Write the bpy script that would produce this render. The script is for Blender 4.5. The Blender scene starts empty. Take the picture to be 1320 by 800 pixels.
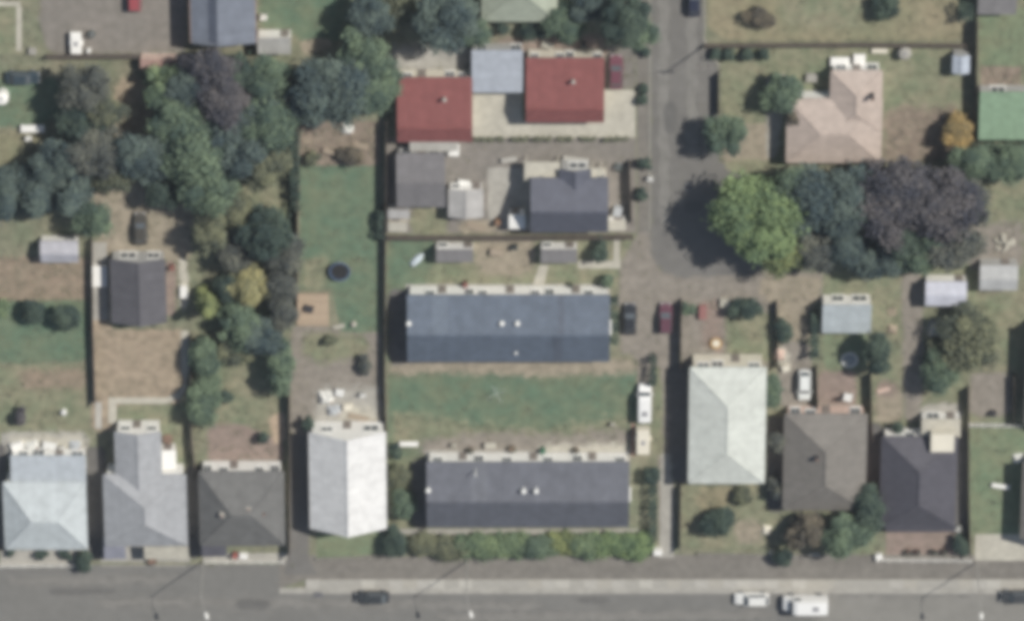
import bpy, math, random
import numpy as np
from mathutils import Vector, Matrix

# ------------------------------------------------------------------ camera, sky, sun, exposure
sc = bpy.context.scene
COL = sc.collection
TH = math.radians(28.0)            # the aeroplane stands north of the block: 28 degrees off the vertical
DIST = 900.0
SPAN = 132.0                       # metres across the frame
cam_d = bpy.data.cameras.new('aerial_camera')
cam = bpy.data.objects.new('aerial_camera', cam_d)
COL.objects.link(cam)
cam.location = (0, DIST * math.sin(TH), DIST * math.cos(TH))
cam.rotation_euler = (-TH, 0, 0)
cam_d.sensor_width = 36
cam_d.lens = 36 * DIST / SPAN
cam_d.clip_start = 50
cam_d.clip_end = 6000
sc.camera = cam

SUN = Vector((0.77, 0.60, 1.0)).normalized()
w = bpy.data.worlds.new('World')
sc.world = w
w.use_nodes = True
nt = w.node_tree
sky = nt.nodes.new('ShaderNodeTexSky')
sky.sky_type = 'NISHITA'
sky.sun_disc = False
sky.sun_elevation = math.asin(SUN.z)
sky.sun_rotation = math.atan2(SUN.x, SUN.y)
sky.air_density = 1.3
sky.dust_density = 1.5
bg = nt.nodes['Background']
nt.links.new(sky.outputs[0], bg.inputs[0])
bg.inputs[1].default_value = 0.055
sun_d = bpy.data.lights.new('sun', 'SUN')
sun_d.energy = 4.15
sun_d.angle = math.radians(0.6)
sun_d.color = (1.0, 0.955, 0.87)
sun = bpy.data.objects.new('sun', sun_d)
COL.objects.link(sun)
sun.rotation_euler = SUN.to_track_quat('Z', 'Y').to_euler()
sc.view_settings.view_transform = 'Standard'
sc.view_settings.look = 'None'
sc.view_settings.exposure = 0.14
sc.view_settings.gamma = 1.0
sc.render.engine = 'CYCLES'
sc.cycles.use_denoising = True
sc.cycles.pixel_filter_type = 'BLACKMAN_HARRIS'
sc.cycles.filter_width = 6.0       # the aerial lens is soft
sc.cycles.max_bounces = 6

# ------------------------------------------------------------------ mapping from survey pixels to the ground
HAZE = 5e-5
M_PX = SPAN / 1320.0
CT, ST = math.cos(TH), math.sin(TH)


def G(px, py, z=0.0):
    """point at height z that the photograph shows at (px, py)"""
    dx, dy, dz = (px - 660) * M_PX, (400 - py) * M_PX, -DIST
    d = Vector((dx, dy * CT + dz * ST, -dy * ST + dz * CT))
    t = (z - cam.location.z) / d.z
    return Vector((cam.location.x + d.x * t, cam.location.y + d.y * t, z))


R = random.Random(7)


# ------------------------------------------------------------------ materials
def lin(v):
    v /= 255.0
    return v / 12.92 if v <= 0.04045 else ((v + 0.055) / 1.055) ** 2.4


def c(r, g, b, k=1.08):
    return (lin(r) / k, lin(g) / k, lin(b) / k)


MATS = {}


def mixn(nt, blend='MIX'):
    n = nt.nodes.new('ShaderNodeMix')
    n.data_type = 'RGBA'
    n.blend_type = blend
    return n


def mat(name, col, rough=0.85, var=0.18, scale=0.5, col2=None, fine=6.0, fvar=0.12, bump=0.0, streak=None, metal=0.0,
        spec=0.3, patch=0.5, sharp=0.25):
    if name in MATS:
        return MATS[name]
    m = bpy.data.materials.new(name)
    m.use_nodes = True
    nt = m.node_tree
    N, L = nt.nodes, nt.links
    b = N['Principled BSDF']
    b.inputs['Roughness'].default_value = rough
    b.inputs['Metallic'].default_value = metal
    b.inputs['Specular IOR Level'].default_value = spec
    tc = N.new('ShaderNodeTexCoord')
    n1 = N.new('ShaderNodeTexNoise')
    n1.inputs['Scale'].default_value = scale
    n1.inputs['Detail'].default_value = 4
    n1.inputs['Roughness'].default_value = 0.6
    L.new(tc.outputs['Object'], n1.inputs['Vector'])
    mr = N.new('ShaderNodeMapRange')
    mr.inputs[1].default_value = patch - sharp
    mr.inputs[2].default_value = patch + sharp
    L.new(n1.outputs[0], mr.inputs[0])
    mx = mixn(nt)
    A = col if col2 else tuple(x * (1 - var) for x in col)
    B = col2 if col2 else tuple(min(0.95, x * (1 + var)) for x in col)
    mx.inputs[6].default_value = (*A, 1)
    mx.inputs[7].default_value = (*B, 1)
    L.new(mr.outputs[0], mx.inputs[0])
    out = mx.outputs[2]
    if fvar:
        n2 = N.new('ShaderNodeTexNoise')
        n2.inputs['Scale'].default_value = fine
        n2.inputs['Detail'].default_value = 3
        L.new(tc.outputs['Object'], n2.inputs['Vector'])
        m2 = N.new('ShaderNodeMapRange')
        m2.inputs[1].default_value = 0.25
        m2.inputs[2].default_value = 0.75
        m2.inputs[3].default_value = 1 - fvar
        m2.inputs[4].default_value = 1 + fvar
        L.new(n2.outputs[0], m2.inputs[0])
        mu = mixn(nt, 'MULTIPLY')
        mu.inputs[0].default_value = 1
        L.new(out, mu.inputs[6])
        L.new(m2.outputs[0], mu.inputs[7])
        out = mu.outputs[2]
    if streak:                                  # sheets or boards: lines across one axis
        mp = N.new('ShaderNodeMapping')
        mp.inputs['Scale'].default_value = (1.3, 0.05, 0.05) if streak == 'x' else (0.05, 1.3, 0.05)
        L.new(tc.outputs['Object'], mp.inputs[0])
        n3 = N.new('ShaderNodeTexNoise')
        n3.inputs['Scale'].default_value = 1.0
        n3.inputs['Detail'].default_value = 3
        L.new(mp.outputs[0], n3.inputs['Vector'])
        m3 = N.new('ShaderNodeMapRange')
        m3.inputs[1].default_value = 0.3
        m3.inputs[2].default_value = 0.7
        m3.inputs[3].default_value = 0.95
        m3.inputs[4].default_value = 1.05
        L.new(n3.outputs[0], m3.inputs[0])
        mu = mixn(nt, 'MULTIPLY')
        mu.inputs[0].default_value = 1
        L.new(out, mu.inputs[6])
        L.new(m3.outputs[0], mu.inputs[7])
        out = mu.outputs[2]
    L.new(out, b.inputs['Base Color'])
    if bump:
        n4 = N.new('ShaderNodeTexNoise')
        n4.inputs['Scale'].default_value = fine * 1.3
        n4.inputs['Detail'].default_value = 4
        L.new(tc.outputs['Object'], n4.inputs['Vector'])
        bp = N.new('ShaderNodeBump')
        bp.inputs['Strength'].default_value = 0.6
        bp.inputs['Distance'].default_value = bump
        L.new(n4.outputs[0], bp.inputs['Height'])
        L.new(bp.outputs[0], b.inputs['Normal'])
    MATS[name] = m
    return m


def leafmat(name, col):
    if name in MATS:
        return MATS[name]
    m = bpy.data.materials.new(name)
    m.use_nodes = True
    nt = m.node_tree
    N, L = nt.nodes, nt.links
    for n in list(N):
        if n.type != 'OUTPUT_MATERIAL':
            N.remove(n)
    o = [n for n in N if n.type == 'OUTPUT_MATERIAL'][0]
    at = N.new('ShaderNodeAttribute')
    at.attribute_name = 'tint'
    mx = mixn(nt)
    mx.inputs[6].default_value = (col[0] * 0.60, col[1] * 0.64, col[2] * 0.74, 1)
    mx.inputs[7].default_value = (col[0] * 1.48, col[1] * 1.38, col[2] * 1.25, 1)
    L.new(at.outputs['Fac'], mx.inputs[0])
    d = N.new('ShaderNodeBsdfDiffuse')
    t = N.new('ShaderNodeBsdfTranslucent')
    ms = N.new('ShaderNodeMixShader')
    ms.inputs[0].default_value = 0.38
    L.new(mx.outputs[2], d.inputs[0])
    L.new(mx.outputs[2], t.inputs[0])
    L.new(d.outputs[0], ms.inputs[1])
    L.new(t.outputs[0], ms.inputs[2])
    L.new(ms.outputs[0], o.inputs[0])
    MATS[name] = m
    return m


# ground
m_ground = mat('ground_mixed', c(139, 135, 116), col2=c(119, 125, 104), scale=0.22, fine=0.9, fvar=0.24, bump=0.05, sharp=.15)
m_asph = mat('asphalt', c(122, 121, 118), var=0.09, scale=0.10, fine=0.8, fvar=0.06, bump=0.01)
m_asph2 = mat('asphalt_side', c(119, 117, 114), var=0.11, scale=0.14, fine=0.8, fvar=0.08, bump=0.01)
m_verge = mat('chipseal_verge', c(128, 124, 118), var=0.13, scale=0.25, fine=1.0, fvar=0.12)
m_conc = mat('concrete_pale', c(182, 179, 172), var=0.11, scale=0.3, fine=1.2, fvar=0.09)
m_conc2 = mat('concrete_worn', c(167, 164, 157), var=0.16, scale=0.35, fine=1.2, fvar=0.14)
m_conc3 = mat('concrete_cream', c(186, 182, 170), var=0.12, scale=0.3, fine=1.2, fvar=0.10)
m_drive = mat('drive_gravel', c(148, 141, 133), col2=c(134, 128, 119), scale=0.3, fine=1.0, fvar=0.2, bump=0.03)
m_drive2 = mat('drive_tan', c(165, 154, 138), col2=c(142, 135, 119), scale=0.35, fine=0.9, fvar=0.22, bump=0.04)
m_park = mat('yard_seal', c(140, 134, 128), col2=c(127, 123, 117), scale=0.2, fine=0.9, fvar=0.16, bump=0.02)
m_earth = mat('bare_earth', c(168, 152, 134), col2=c(148, 137, 119), scale=0.4, fine=0.9, fvar=0.24, bump=0.06)
m_earth2 = mat('brown_earth', c(154, 137, 121), col2=c(132, 124, 108), scale=0.4, fine=0.9, fvar=0.24, bump=0.06)
m_lawn = mat('lawn_green', c(99, 120, 100), col2=c(122, 127, 103), scale=0.26, fine=0.9, fvar=0.17, patch=.58, sharp=.2, bump=0.05)
m_lawn_b = mat('lawn_bright', c(110, 130, 105), col2=c(130, 133, 108), scale=0.25, fine=0.9, fvar=0.18, bump=0.05)
m_lawn_d = mat('lawn_dry', c(143, 139, 117), col2=c(121, 129, 105), scale=0.3, fine=0.9, fvar=0.22, bump=0.05, sharp=.15)
m_lawn_t = mat('lawn_tan', c(153, 142, 119), col2=c(127, 130, 105), scale=0.16, fine=0.9, fvar=0.2, bump=0.05)
m_soil = mat('garden_soil', c(130, 116, 107), col2=c(146, 136, 121), scale=0.6, fine=1.0, fvar=0.3, bump=0.08)
m_pink = mat('pink_paving', c(152, 135, 127), col2=c(138, 126, 116), scale=0.4, fine=1.0, fvar=0.2)
m_deck = mat('deck_boards', c(182, 163, 142), var=0.14, scale=0.6, fine=1.2, fvar=0.15, streak='x')
# buildings
m_white = mat('white_paint', (0.82, 0.81, 0.78), var=0.06, rough=0.6, fvar=0.05)
m_cream = mat('cream_paint', (0.70, 0.66, 0.56), var=0.08, rough=0.6, fvar=0.05)
m_pinkw = mat('pink_brick_wall', (0.62, 0.47, 0.40), var=0.1, fvar=0.1)
m_greyw = mat('grey_wall', (0.40, 0.40, 0.39), var=0.1, fvar=0.08)
m_brick = mat('brick_wall', (0.30, 0.20, 0.16), var=0.15, fvar=0.15)
m_trim = mat('trim_white', (0.78, 0.78, 0.76), rough=0.5, var=0.05, fvar=0.04)
m_trimg = mat('trim_grey', (0.28, 0.28, 0.30), rough=0.5, var=0.1, fvar=0.05)
m_glass = mat('window_glass', (0.10, 0.115, 0.13), rough=0.12, var=0.1, fvar=0, spec=0.6)
m_door = mat('door_paint', (0.25, 0.22, 0.20), rough=0.5)
m_doorr = mat('door_red', (0.22, 0.09, 0.085), rough=0.5)
m_dark = mat('dark_steel', (0.05, 0.05, 0.055), rough=0.5)
m_galv = mat('galvanised', (0.45, 0.47, 0.50), rough=0.45, metal=0.3)
m_timber = mat('fence_timber', c(104, 97, 92), var=0.2, scale=1.2, fine=6, fvar=0.2, streak='x')
m_pole = mat('pole_concrete', (0.36, 0.35, 0.33), var=0.12)
m_bark = mat('bark', (0.12, 0.095, 0.075), var=0.3, scale=3, bump=0.03)
m_black = mat('rubber', (0.025, 0.025, 0.027), rough=0.8)


def roofmat(name, col, ax, var=0.13, rough=0.55, spec=0.35, k=1.0):
    return mat(name, tuple(x * k for x in col), rough=rough, var=var, scale=0.45, fine=1.1, fvar=0.12, streak=ax, spec=spec)


# ------------------------------------------------------------------ mesh helpers
class MB:
    def __init__(self):
        self.v, self.f = [], []

    def poly(self, pts):
        n = len(self.v)
        self.v += [Vector(p) for p in pts]
        self.f.append(tuple(range(n, n + len(pts))))

    def box(self, a, b):
        x0, y0, z0 = a
        x1, y1, z1 = b
        n = len(self.v)
        self.v += [Vector(p) for p in ((x0, y0, z0), (x1, y0, z0), (x1, y1, z0), (x0, y1, z0), (x0, y0, z1), (x1, y0, z1), (x1, y1, z1), (x0, y1, z1))]
        for q in ((0, 3, 2, 1), (4, 5, 6, 7), (0, 1, 5, 4), (1, 2, 6, 5), (2, 3, 7, 6), (3, 0, 4, 7)):
            self.f.append(tuple(n + i for i in q))
        return self

    def bar(self, p, q, wd, ht=None):
        """square bar from p to q"""
        p, q = Vector(p), Vector(q)
        ht = ht or wd
        d = (q - p).normalized()
        up = Vector((0, 0, 1)) if abs(d.z) < 0.95 else Vector((0, 1, 0))
        s = d.cross(up).normalized()
        u = s.cross(d)
        n = len(self.v)
        for e in (p, q):
            for i, j in ((-1, -1), (1, -1), (1, 1), (-1, 1)):
                self.v.append(e + s * (i * wd / 2) + u * (j * ht / 2))
        for t in ((3, 2, 1, 0), (4, 5, 6, 7), (0, 1, 5, 4), (1, 2, 6, 5), (2, 3, 7, 6), (3, 0, 4, 7)):
            self.f.append(tuple(n + i for i in t))
        return self

    def tube(self, pts, rads, seg=8):
        pts = [Vector(p) for p in pts]
        base = len(self.v)
        for i, p in enumerate(pts):
            d = (pts[min(i + 1, len(pts) - 1)] - pts[max(i - 1, 0)]).normalized()
            up = Vector((0, 0, 1)) if abs(d.z) < 0.9 else Vector((0, 1, 0))
            s = d.cross(up).normalized()
            u = s.cross(d)
            for k in range(seg):
                a = 2 * math.pi * k / seg
                self.v.append(p + (s * math.cos(a) + u * math.sin(a)) * rads[i])
        for i in range(len(pts) - 1):
            for k in range(seg):
                k2 = (k + 1) % seg
                self.f.append((base + i * seg + k, base + i * seg + k2, base + (i + 1) * seg + k2, base + (i + 1) * seg + k))
        self.f.append(tuple(base + k for k in range(seg))[::-1])
        self.f.append(tuple(base + (len(pts) - 1) * seg + k for k in range(seg)))
        return self

    def loft(self, rings):
        base = len(self.v)
        n = len(rings[0])
        for r in rings:
            self.v += [Vector(p) for p in r]
        for i in range(len(rings) - 1):
            for k in range(n):
                k2 = (k + 1) % n
                self.f.append((base + i * n + k, base + i * n + k2, base + (i + 1) * n + k2, base + (i + 1) * n + k))
        self.f.append(tuple(base + k for k in range(n))[::-1])
        self.f.append(tuple(base + (len(rings) - 1) * n + k for k in range(n)))
        return self

    def slab(self, verts, faces, t):
        """faces given from above, thickened downwards"""
        n, k = len(self.v), len(verts)
        self.v += [Vector(p) for p in verts] + [Vector(p) - Vector((0, 0, t)) for p in verts]
        cnt = {}
        for f in faces:
            self.f.append(tuple(n + i for i in f))
            self.f.append(tuple(n + k + i for i in reversed(f)))
            for a, b in zip(f, f[1:] + f[:1]):
                cnt[(a, b)] = 1
        for a, b in cnt:
            if (b, a) not in cnt:
                self.f.append((n + b, n + a, n + k + a, n + k + b))
        return self

    def mesh(self, name, org=Vector((0, 0, 0)), smooth=False):
        me = bpy.data.meshes.new(name)
        me.from_pydata([tuple(v - org) for v in self.v], [], self.f)
        me.update()
        if smooth:
            me.polygons.foreach_set('use_smooth', [True] * len(me.polygons))
        return me


ORG = {}


def thing(name, label, cat, loc=(0, 0, 0), rz=0.0, group=None):
    o = bpy.data.objects.new(name, None)
    COL.objects.link(o)
    o.location = loc
    o.rotation_euler = (0, 0, rz)
    o.empty_display_size = 0.3
    o['label'] = label
    o['category'] = cat
    if group:
        o['group'] = group
    ORG[o] = Vector(loc)
    return o


def part(parent, name, me, m, local=False, smooth=False, label=None):
    """me: an MB in world space (or local to the thing when local) or ready mesh data"""
    if isinstance(me, MB):
        me = me.mesh(name, Vector((0, 0, 0)) if local else ORG[parent], smooth)
    if m and not me.materials:
        me.materials.append(m)
    o = bpy.data.objects.new(name, me)
    COL.objects.link(o)
    o.parent = parent
    ORG[o] = ORG[parent]
    if label:
        o['label'] = label
    return o


def struct(name, mb, m, kind='structure'):
    me = mb.mesh(name)
    me.materials.append(m)
    o = bpy.data.objects.new(name, me)
    COL.objects.link(o)
    o['kind'] = kind
    ORG[o] = Vector((0, 0, 0))
    return o


# ------------------------------------------------------------------ ground sheets
def organic(pts, jit, step=0.8):
    """resample a world polygon and roughen its edge"""
    out = []
    n = len(pts)
    for i in range(n):
        a, b = pts[i], pts[(i + 1) % n]
        k = max(1, int((b - a).length / step))
        for j in range(k):
            out.append(a.lerp(b, j / k))
    if jit:
        ph = [R.uniform(0, 6.28) for _ in range(4)]
        res = []
        for p in out:
            dx = math.sin(p.x * 0.9 + ph[0]) * math.cos(p.y * 1.3 + ph[1]) + 0.6 * math.sin(p.x * 2.7 + p.y * 1.9 + ph[2])
            dy = math.sin(p.y * 1.0 + ph[3]) * math.cos(p.x * 1.2 + ph[1]) + 0.6 * math.sin(p.y * 2.5 - p.x * 2.1 + ph[0])
            res.append(p + Vector((dx + R.uniform(-.4, .4), dy + R.uniform(-.4, .4), 0)) * jit * .8)
        out = res
        n = len(out)
        for _ in range(2 if jit >= .08 else 0):
            out = [(out[i - 1] + out[i] * 2 + out[(i + 1) % n]) / 4 for i in range(n)]
    return out


SHEETS = []


def frayed(m):
    """the same ground material with an edge that thins out into what lies beneath"""
    nm = m.name + '_frayed'
    if nm in MATS:
        return MATS[nm]
    f = m.copy()
    f.name = nm
    nt = f.node_tree
    N, L = nt.nodes, nt.links
    b = N['Principled BSDF']
    at = N.new('ShaderNodeAttribute')
    at.attribute_name = 'edge'
    tc = N.new('ShaderNodeTexCoord')
    def noise(sc, det):
        n = N.new('ShaderNodeTexNoise')
        n.inputs['Scale'].default_value = sc
        n.inputs['Detail'].default_value = det
        L.new(tc.outputs['Object'], n.inputs['Vector'])
        return n
    big, small = noise(0.9, 4), noise(9.0, 1)      # ragged outline, then single blades and stones
    ad = N.new('ShaderNodeMath')
    ad.operation = 'MULTIPLY_ADD'
    L.new(big.outputs[0], ad.inputs[0])
    ad.inputs[1].default_value = 1.4
    L.new(at.outputs['Fac'], ad.inputs[2])
    sm = N.new('ShaderNodeMapRange')
    sm.inputs[1].default_value = 0.28
    sm.inputs[2].default_value = 0.72
    sm.inputs[3].default_value = 0.75
    sm.inputs[4].default_value = 1.65
    L.new(small.outputs[0], sm.inputs[0])
    mr = N.new('ShaderNodeMath')
    mr.operation = 'GREATER_THAN'
    L.new(ad.outputs[0], mr.inputs[0])
    L.new(sm.outputs[0], mr.inputs[1])
    L.new(mr.outputs[0], b.inputs['Alpha'])
    MATS[nm] = f
    return f


def sheet(name, px, m, lv, jit=0.0):
    z = 0.004 * lv
    pts = [G(x, y, z) for x, y in px]
    SHEETS.append((px, lv, name))
    pp = organic(pts, jit) if jit else pts
    area = sum(a.x * b.y - b.x * a.y for a, b in zip(pp, pp[1:] + pp[:1]))
    pp = pp if area > 0 else pp[::-1]
    if jit < 0.08:
        mb = MB()
        mb.poly(pp)
        return struct(name, mb, m)
    # a solid middle and a fraying ring
    bw = min(2.0, 0.35 + jit * 4.0)
    n = len(pp)
    nr = []
    for i in range(n):
        a, b = pp[i - 3 if n > 6 else i - 1], pp[(i + 3 if n > 6 else i + 1) % n]
        d = (b - a)
        d = d.normalized() if d.length > 1e-6 else Vector((1, 0, 0))
        nr.append(Vector((d.y, -d.x, 0)))
    for _ in range(3):
        nr = [(nr[i - 1] + nr[i] + nr[(i + 1) % n]) / 3 for i in range(n)]
    inner = [p - q * bw * .55 for p, q in zip(pp, nr)]
    outer = [p + q * bw * .55 - Vector((0, 0, .003)) for p, q in zip(pp, nr)]
    mb = MB()
    mb.v = inner + outer
    mb.f = [tuple(range(n))] + [(i, n + i, n + (i + 1) % n, (i + 1) % n) for i in range(n)]
    o = struct(name, mb, frayed(m))
    at = o.data.attributes.new('edge', 'FLOAT', 'POINT')
    at.data.foreach_set('value', [1.0] * n + [0.0] * n)
    return o


def rc(x0, y0, x1, y1):
    return [(x0, y0), (x1, y0), (x1, y1), (x0, y1)]


mb = MB()
mb.poly([(-1500, -1500, 0), (1500, -1500, 0), (1500, 1500, 0), (-1500, 1500, 0)])
struct('ground', mb, m_ground)

sheet('road', [(-500, 727), (360, 727), (360, 764), (1820, 764), (1820, 1150), (-500, 1150)], m_asph, 4)
sheet('road_patch', [(1040, 768), (1200, 766), (1820, 766), (1820, 1150), (1100, 1150), (1060, 810)], mat('asphalt_light', c(138, 136, 131), var=0.1, scale=0.12, fine=0.8, fvar=0.07), 5, 0.5)
sheet('verge', [(360, 714), (1820, 714), (1820, 746), (394, 746), (360, 758)], m_verge, 3)
sheet('gutter_strip', [(360, 757), (394, 757), (394, 757.5), (1820, 757.5), (1820, 764.5), (360, 764.5)], m_conc2, 7)
m_mend = mat('asphalt_mend', c(108, 107, 105), var=0.08, scale=0.5, fine=1.0, fvar=0.08)
m_worn = mat('asphalt_worn', c(131, 129, 125), var=0.1, scale=0.4, fine=0.9, fvar=0.1)
for q in ([(120, 770), (420, 772), (700, 778), (700, 786), (400, 782), (120, 780)], [(560, 792), (1000, 788), (1000, 796), (560, 799)], [(10, 745), (230, 742), (230, 750), (10, 754)]):
    sheet('wheel_track', q, m_worn, 6, 0.45)
for q in ([(300, 772), (352, 772), (352, 784), (300, 784)], [(742, 770), (790, 770), (790, 777), (742, 777)], [(60, 758), (150, 757), (152, 764), (60, 766)], [(856, 128), (872, 128), (872, 176), (856, 176)], [(880, 260), (905, 258), (906, 274), (880, 276)]):
    sheet('road_mend', q, m_mend, 8, 0.1)
for q in ([(852, -60), (858, -60), (860, 300), (853, 300)], [(888, -60), (895, -60), (896, 210), (889, 210)]):
    sheet('wheel_track', q, m_worn, 6, 0.4)


def kerb(name, pts, m):
    mb = MB()
    ws = [G(x, y) for x, y in pts]
    for a_, b_ in zip(ws, ws[1:]):
        mb.bar(a_ + Vector((0, 0, .05)), b_ + Vector((0, 0, .05)), .16, .12)
    return struct(name, mb, m)


kerb('kerb', [(837.5, -150), (837.5, 296)], m_conc2)
kerb('kerb', [(908, -150), (908, 52), (926, 84), (926, 88)], m_conc2)
kerb('kerb', [(0, 728), (120, 728)], m_conc2)
kerb('kerb', [(130, 728), (240, 728)], m_conc2)
# raised concrete footpath, one slab per bay
fp = MB()
a, b = G(394, 746, 0), G(1820, 757, 0)
fpo = struct('footpath', MB().box((a.x, b.y, 0.0), (b.x, a.y, 0.10)), m_conc2)
nx = int((66 - a.x) / 1.83) + 1
slab = MB().box((0, 0, 0), (1.80, a.y - b.y - 0.02, 0.03)).mesh('paving_slab')
slab.materials.append(m_conc)
slabs = [slab]
for i_, cc in enumerate(((170, 167, 160), (188, 185, 177), (176, 172, 163))):
    sl = slab.copy()
    sl.materials.clear()
    sl.materials.append(mat('concrete_slab_%s' % 'abc'[i_], c(*cc), var=0.12, scale=0.5, fine=1.3, fvar=0.1))
    slabs.append(sl)
for i in range(nx + 2):
    o = bpy.data.objects.new('paving_slab', R.choice(slabs))
    COL.objects.link(o)
    o.parent = fpo
    o.location = (a.x + 1.83 * i, b.y + 0.01, 0.098 + R.uniform(0, 0.008))
sheet('side_road', [(838, -200), (908, -200), (908, 55), (926, 85), (926, 208), (985, 228), (1000, 345), (930, 356), (880, 358), (852, 350), (838, 330)], m_asph2, 4, 0.16)
sheet('side_footpath', [(820, -200), (837, -200), (837, 300), (822, 300)], m_verge, 3)
MATS['concrete_worn_b'] = None
sheet('lane', [(822, 296), (838, 300), (850, 350), (1060, 352), (1060, 388), (900, 388), (879, 400), (874, 470), (868, 600), (868, 716), (850, 716), (848, 600), (842, 500), (822, 495)], m_drive, 2, 0.06)
sheet('lane_strip', [(852, 585), (868, 585), (869, 718), (850, 718)], m_conc2, 5, 0.06)
sheet('car_park', [(62, -200), (242, -200), (240, 67), (62, 70), (50, 30)], m_park, 2, 0.1)
sheet('lawn', [(-200, 8), (24, 8), (26, 70), (-200, 70)], m_lawn_d, 2, 0.05)
for q in (rc(-60, 2, 26, 8), rc(21, 8.5, 28, 66)):
    sheet('concrete_edging', q, m_conc3, 5)
sheet('lawn', [(334, -150), (462, -150), (475, 20), (450, 55), (380, 52), (376, 40), (334, 36)], m_lawn, 2, 0.2)
sheet('path', [(382, 54), (428, 48), (432, 62), (390, 72)], m_drive2, 3, 0.12)
sheet('lawn', [(-60, 105), (70, 100), (85, 130), (60, 165), (-60, 158)], m_lawn, 2, 0.25)
sheet('bare_earth', [(-60, 168), (60, 172), (70, 235), (-60, 235)], m_lawn_t, 3, 0.25)
sheet('bare_earth', [(146, 110), (175, 95), (205, 120), (212, 160), (180, 182), (148, 176)], m_earth, 3, 0.3)
sheet('bare_earth', [(120, 232), (205, 228), (208, 262), (250, 268), (245, 335), (215, 340), (215, 330), (140, 330), (140, 310), (122, 300)], m_drive2, 2, 0.2)
sheet('driveway', [(120, 308), (142, 308), (142, 425), (240, 425), (242, 520), (150, 520), (150, 556), (118, 556)], m_earth, 3, 0.08)
sheet('concrete_path', [(119, 312), (138, 312), (139, 412), (119, 412)], m_conc2, 5, 0.05)
sheet('concrete_edging', [(233, 426), (243, 426), (243, 478), (238, 495), (234, 478)], m_conc3, 6, 0.05)
sheet('concrete_edging', [(140, 512), (215, 512), (230, 505), (238, 492), (241, 497), (232, 513), (215, 520), (150, 520), (150, 545), (140, 545)], m_conc3, 7, 0.03)
sheet('concrete_path', [(123, 518), (131, 518), (131, 552), (123, 552)], m_conc, 6, 0.03)
sheet('concrete_path', [(213, 332), (228, 332), (226, 410), (213, 410)], m_pink, 5, 0.08)
sheet('concrete_path', [(230, 330), (241, 330), (243, 400), (232, 402)], m_conc3, 5, 0.08)
sheet('lawn', [(152, 522), (238, 522), (240, 610), (205, 610), (205, 556), (152, 556)], m_lawn_d, 4, 0.08)
sheet('bare_earth', [(-60, 332), (116, 330), (116, 386), (-60, 388)], m_earth2, 2, 0.15)
sheet('lawn', [(-60, 388), (116, 386), (116, 466), (-60, 470)], m_lawn, 2, 0.2)
sheet('yard', [(-60, 472), (116, 468), (116, 580), (-60, 580)], m_lawn_d, 2, 0.2)
sheet('bare_earth', [(20, 478), (116, 474), (112, 500), (30, 502)], m_earth2, 3, 0.35)
sheet('yard', [(0, 556), (114, 556), (114, 590), (0, 590)], m_conc2, 4, 0.12)
sheet('lawn', [(387, 214), (489, 214), (489, 428), (440, 428), (428, 372), (387, 372)], m_lawn, 3, 0.06)
sheet('garden_bed', [(385, 156), (491, 156), (491, 214), (385, 214)], m_soil, 2, 0.12)
sheet('dry_grass', [(388, 335), (425, 330), (422, 372), (388, 372)], m_lawn_d, 4, 0.3)
sheet('driveway', [(376, 418), (492, 425), (494, 560), (400, 560), (398, 716), (372, 716)], m_drive, 2, 0.08)
sheet('driveway', [(374, 560), (398, 560), (398, 720), (410, 740), (366, 740), (374, 700)], m_asph2, 5, 0.05)
sheet('dry_grass', [(395, 425), (470, 432), (480, 452), (420, 470), (385, 455)], m_lawn_d, 4, 0.35)
sheet('lawn', [(408, 684), (496, 684), (496, 714), (408, 718)], m_lawn_b, 4, 0.05)
sheet('yard', [(268, 546), (312, 546), (366, 568), (366, 600), (268, 600)], m_pink, 3, 0.08)
sheet('yard', [(248, 430), (372, 430), (372, 560), (248, 560)], m_lawn_d, 2, 0.15)
sheet('concrete_path', [(345, 535), (370, 530), (370, 570), (352, 575)], m_deck, 4, 0.1)
sheet('scrub_ground', [(245, 240), (382, 240), (382, 430), (245, 430)], m_lawn_d, 1, 0.2)
# centre block
sheet('driveway', [(498, 178), (820, 178), (820, 300), (498, 300)], m_park, 2, 0.05)
sheet('courtyard', [(608, 116), (673, 116), (673, 155), (778, 155), (778, 116), (819, 116), (819, 177), (608, 177)], m_conc3, 4)
sheet('yard', [(505, 60), (820, 60), (820, 115), (505, 115)], m_verge, 2, 0.2)
sheet('yard', [(500, 60), (605, 60), (605, 100), (500, 100)], m_conc2, 3, 0.3)
sheet('yard', [(640, 48), (780, 45), (782, 80), (640, 80)], m_pink, 3, 0.3)
sheet('dry_grass', [(530, 266), (577, 266), (577, 302), (530, 302)], m_lawn_d, 4, 0.15)
sheet('concrete_pad', [(629, 216), (684, 216), (684, 296), (629, 292)], m_conc2, 4, 0.05)
sheet('bare_earth', [(590, 284), (645, 284), (645, 300), (590, 302)], m_drive2, 5, 0.15)
sheet('lawn', [(500, 305), (820, 302), (800, 372), (500, 372)], m_lawn_d, 3, 0.15)
sheet('lawn', [(500, 305), (560, 305), (560, 345), (520, 400), (500, 470)], m_lawn, 4, 0.2)
sheet('bare_earth', [(612, 305), (690, 305), (690, 345), (660, 360), (612, 350)], m_drive2, 4, 0.3)
sheet('concrete_path', [(745, 336), (800, 336), (800, 346), (745, 346)], m_conc3, 6, 0.03)
sheet('concrete_path', [(791, 308), (799, 308), (799, 336), (791, 336)], m_conc3, 7, 0.03)
sheet('concrete_path', [(695, 342), (707, 342), (700, 372), (686, 372)], m_conc3, 6, 0.05)
sheet('concrete_path', [(523, 366), (786, 366), (786, 385), (523, 385)], m_conc2, 5, 0.05)
sheet('driveway', [(797, 345), (822, 300), (850, 350), (848, 420), (842, 470), (800, 462)], m_drive, 5, 0.08)
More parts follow.
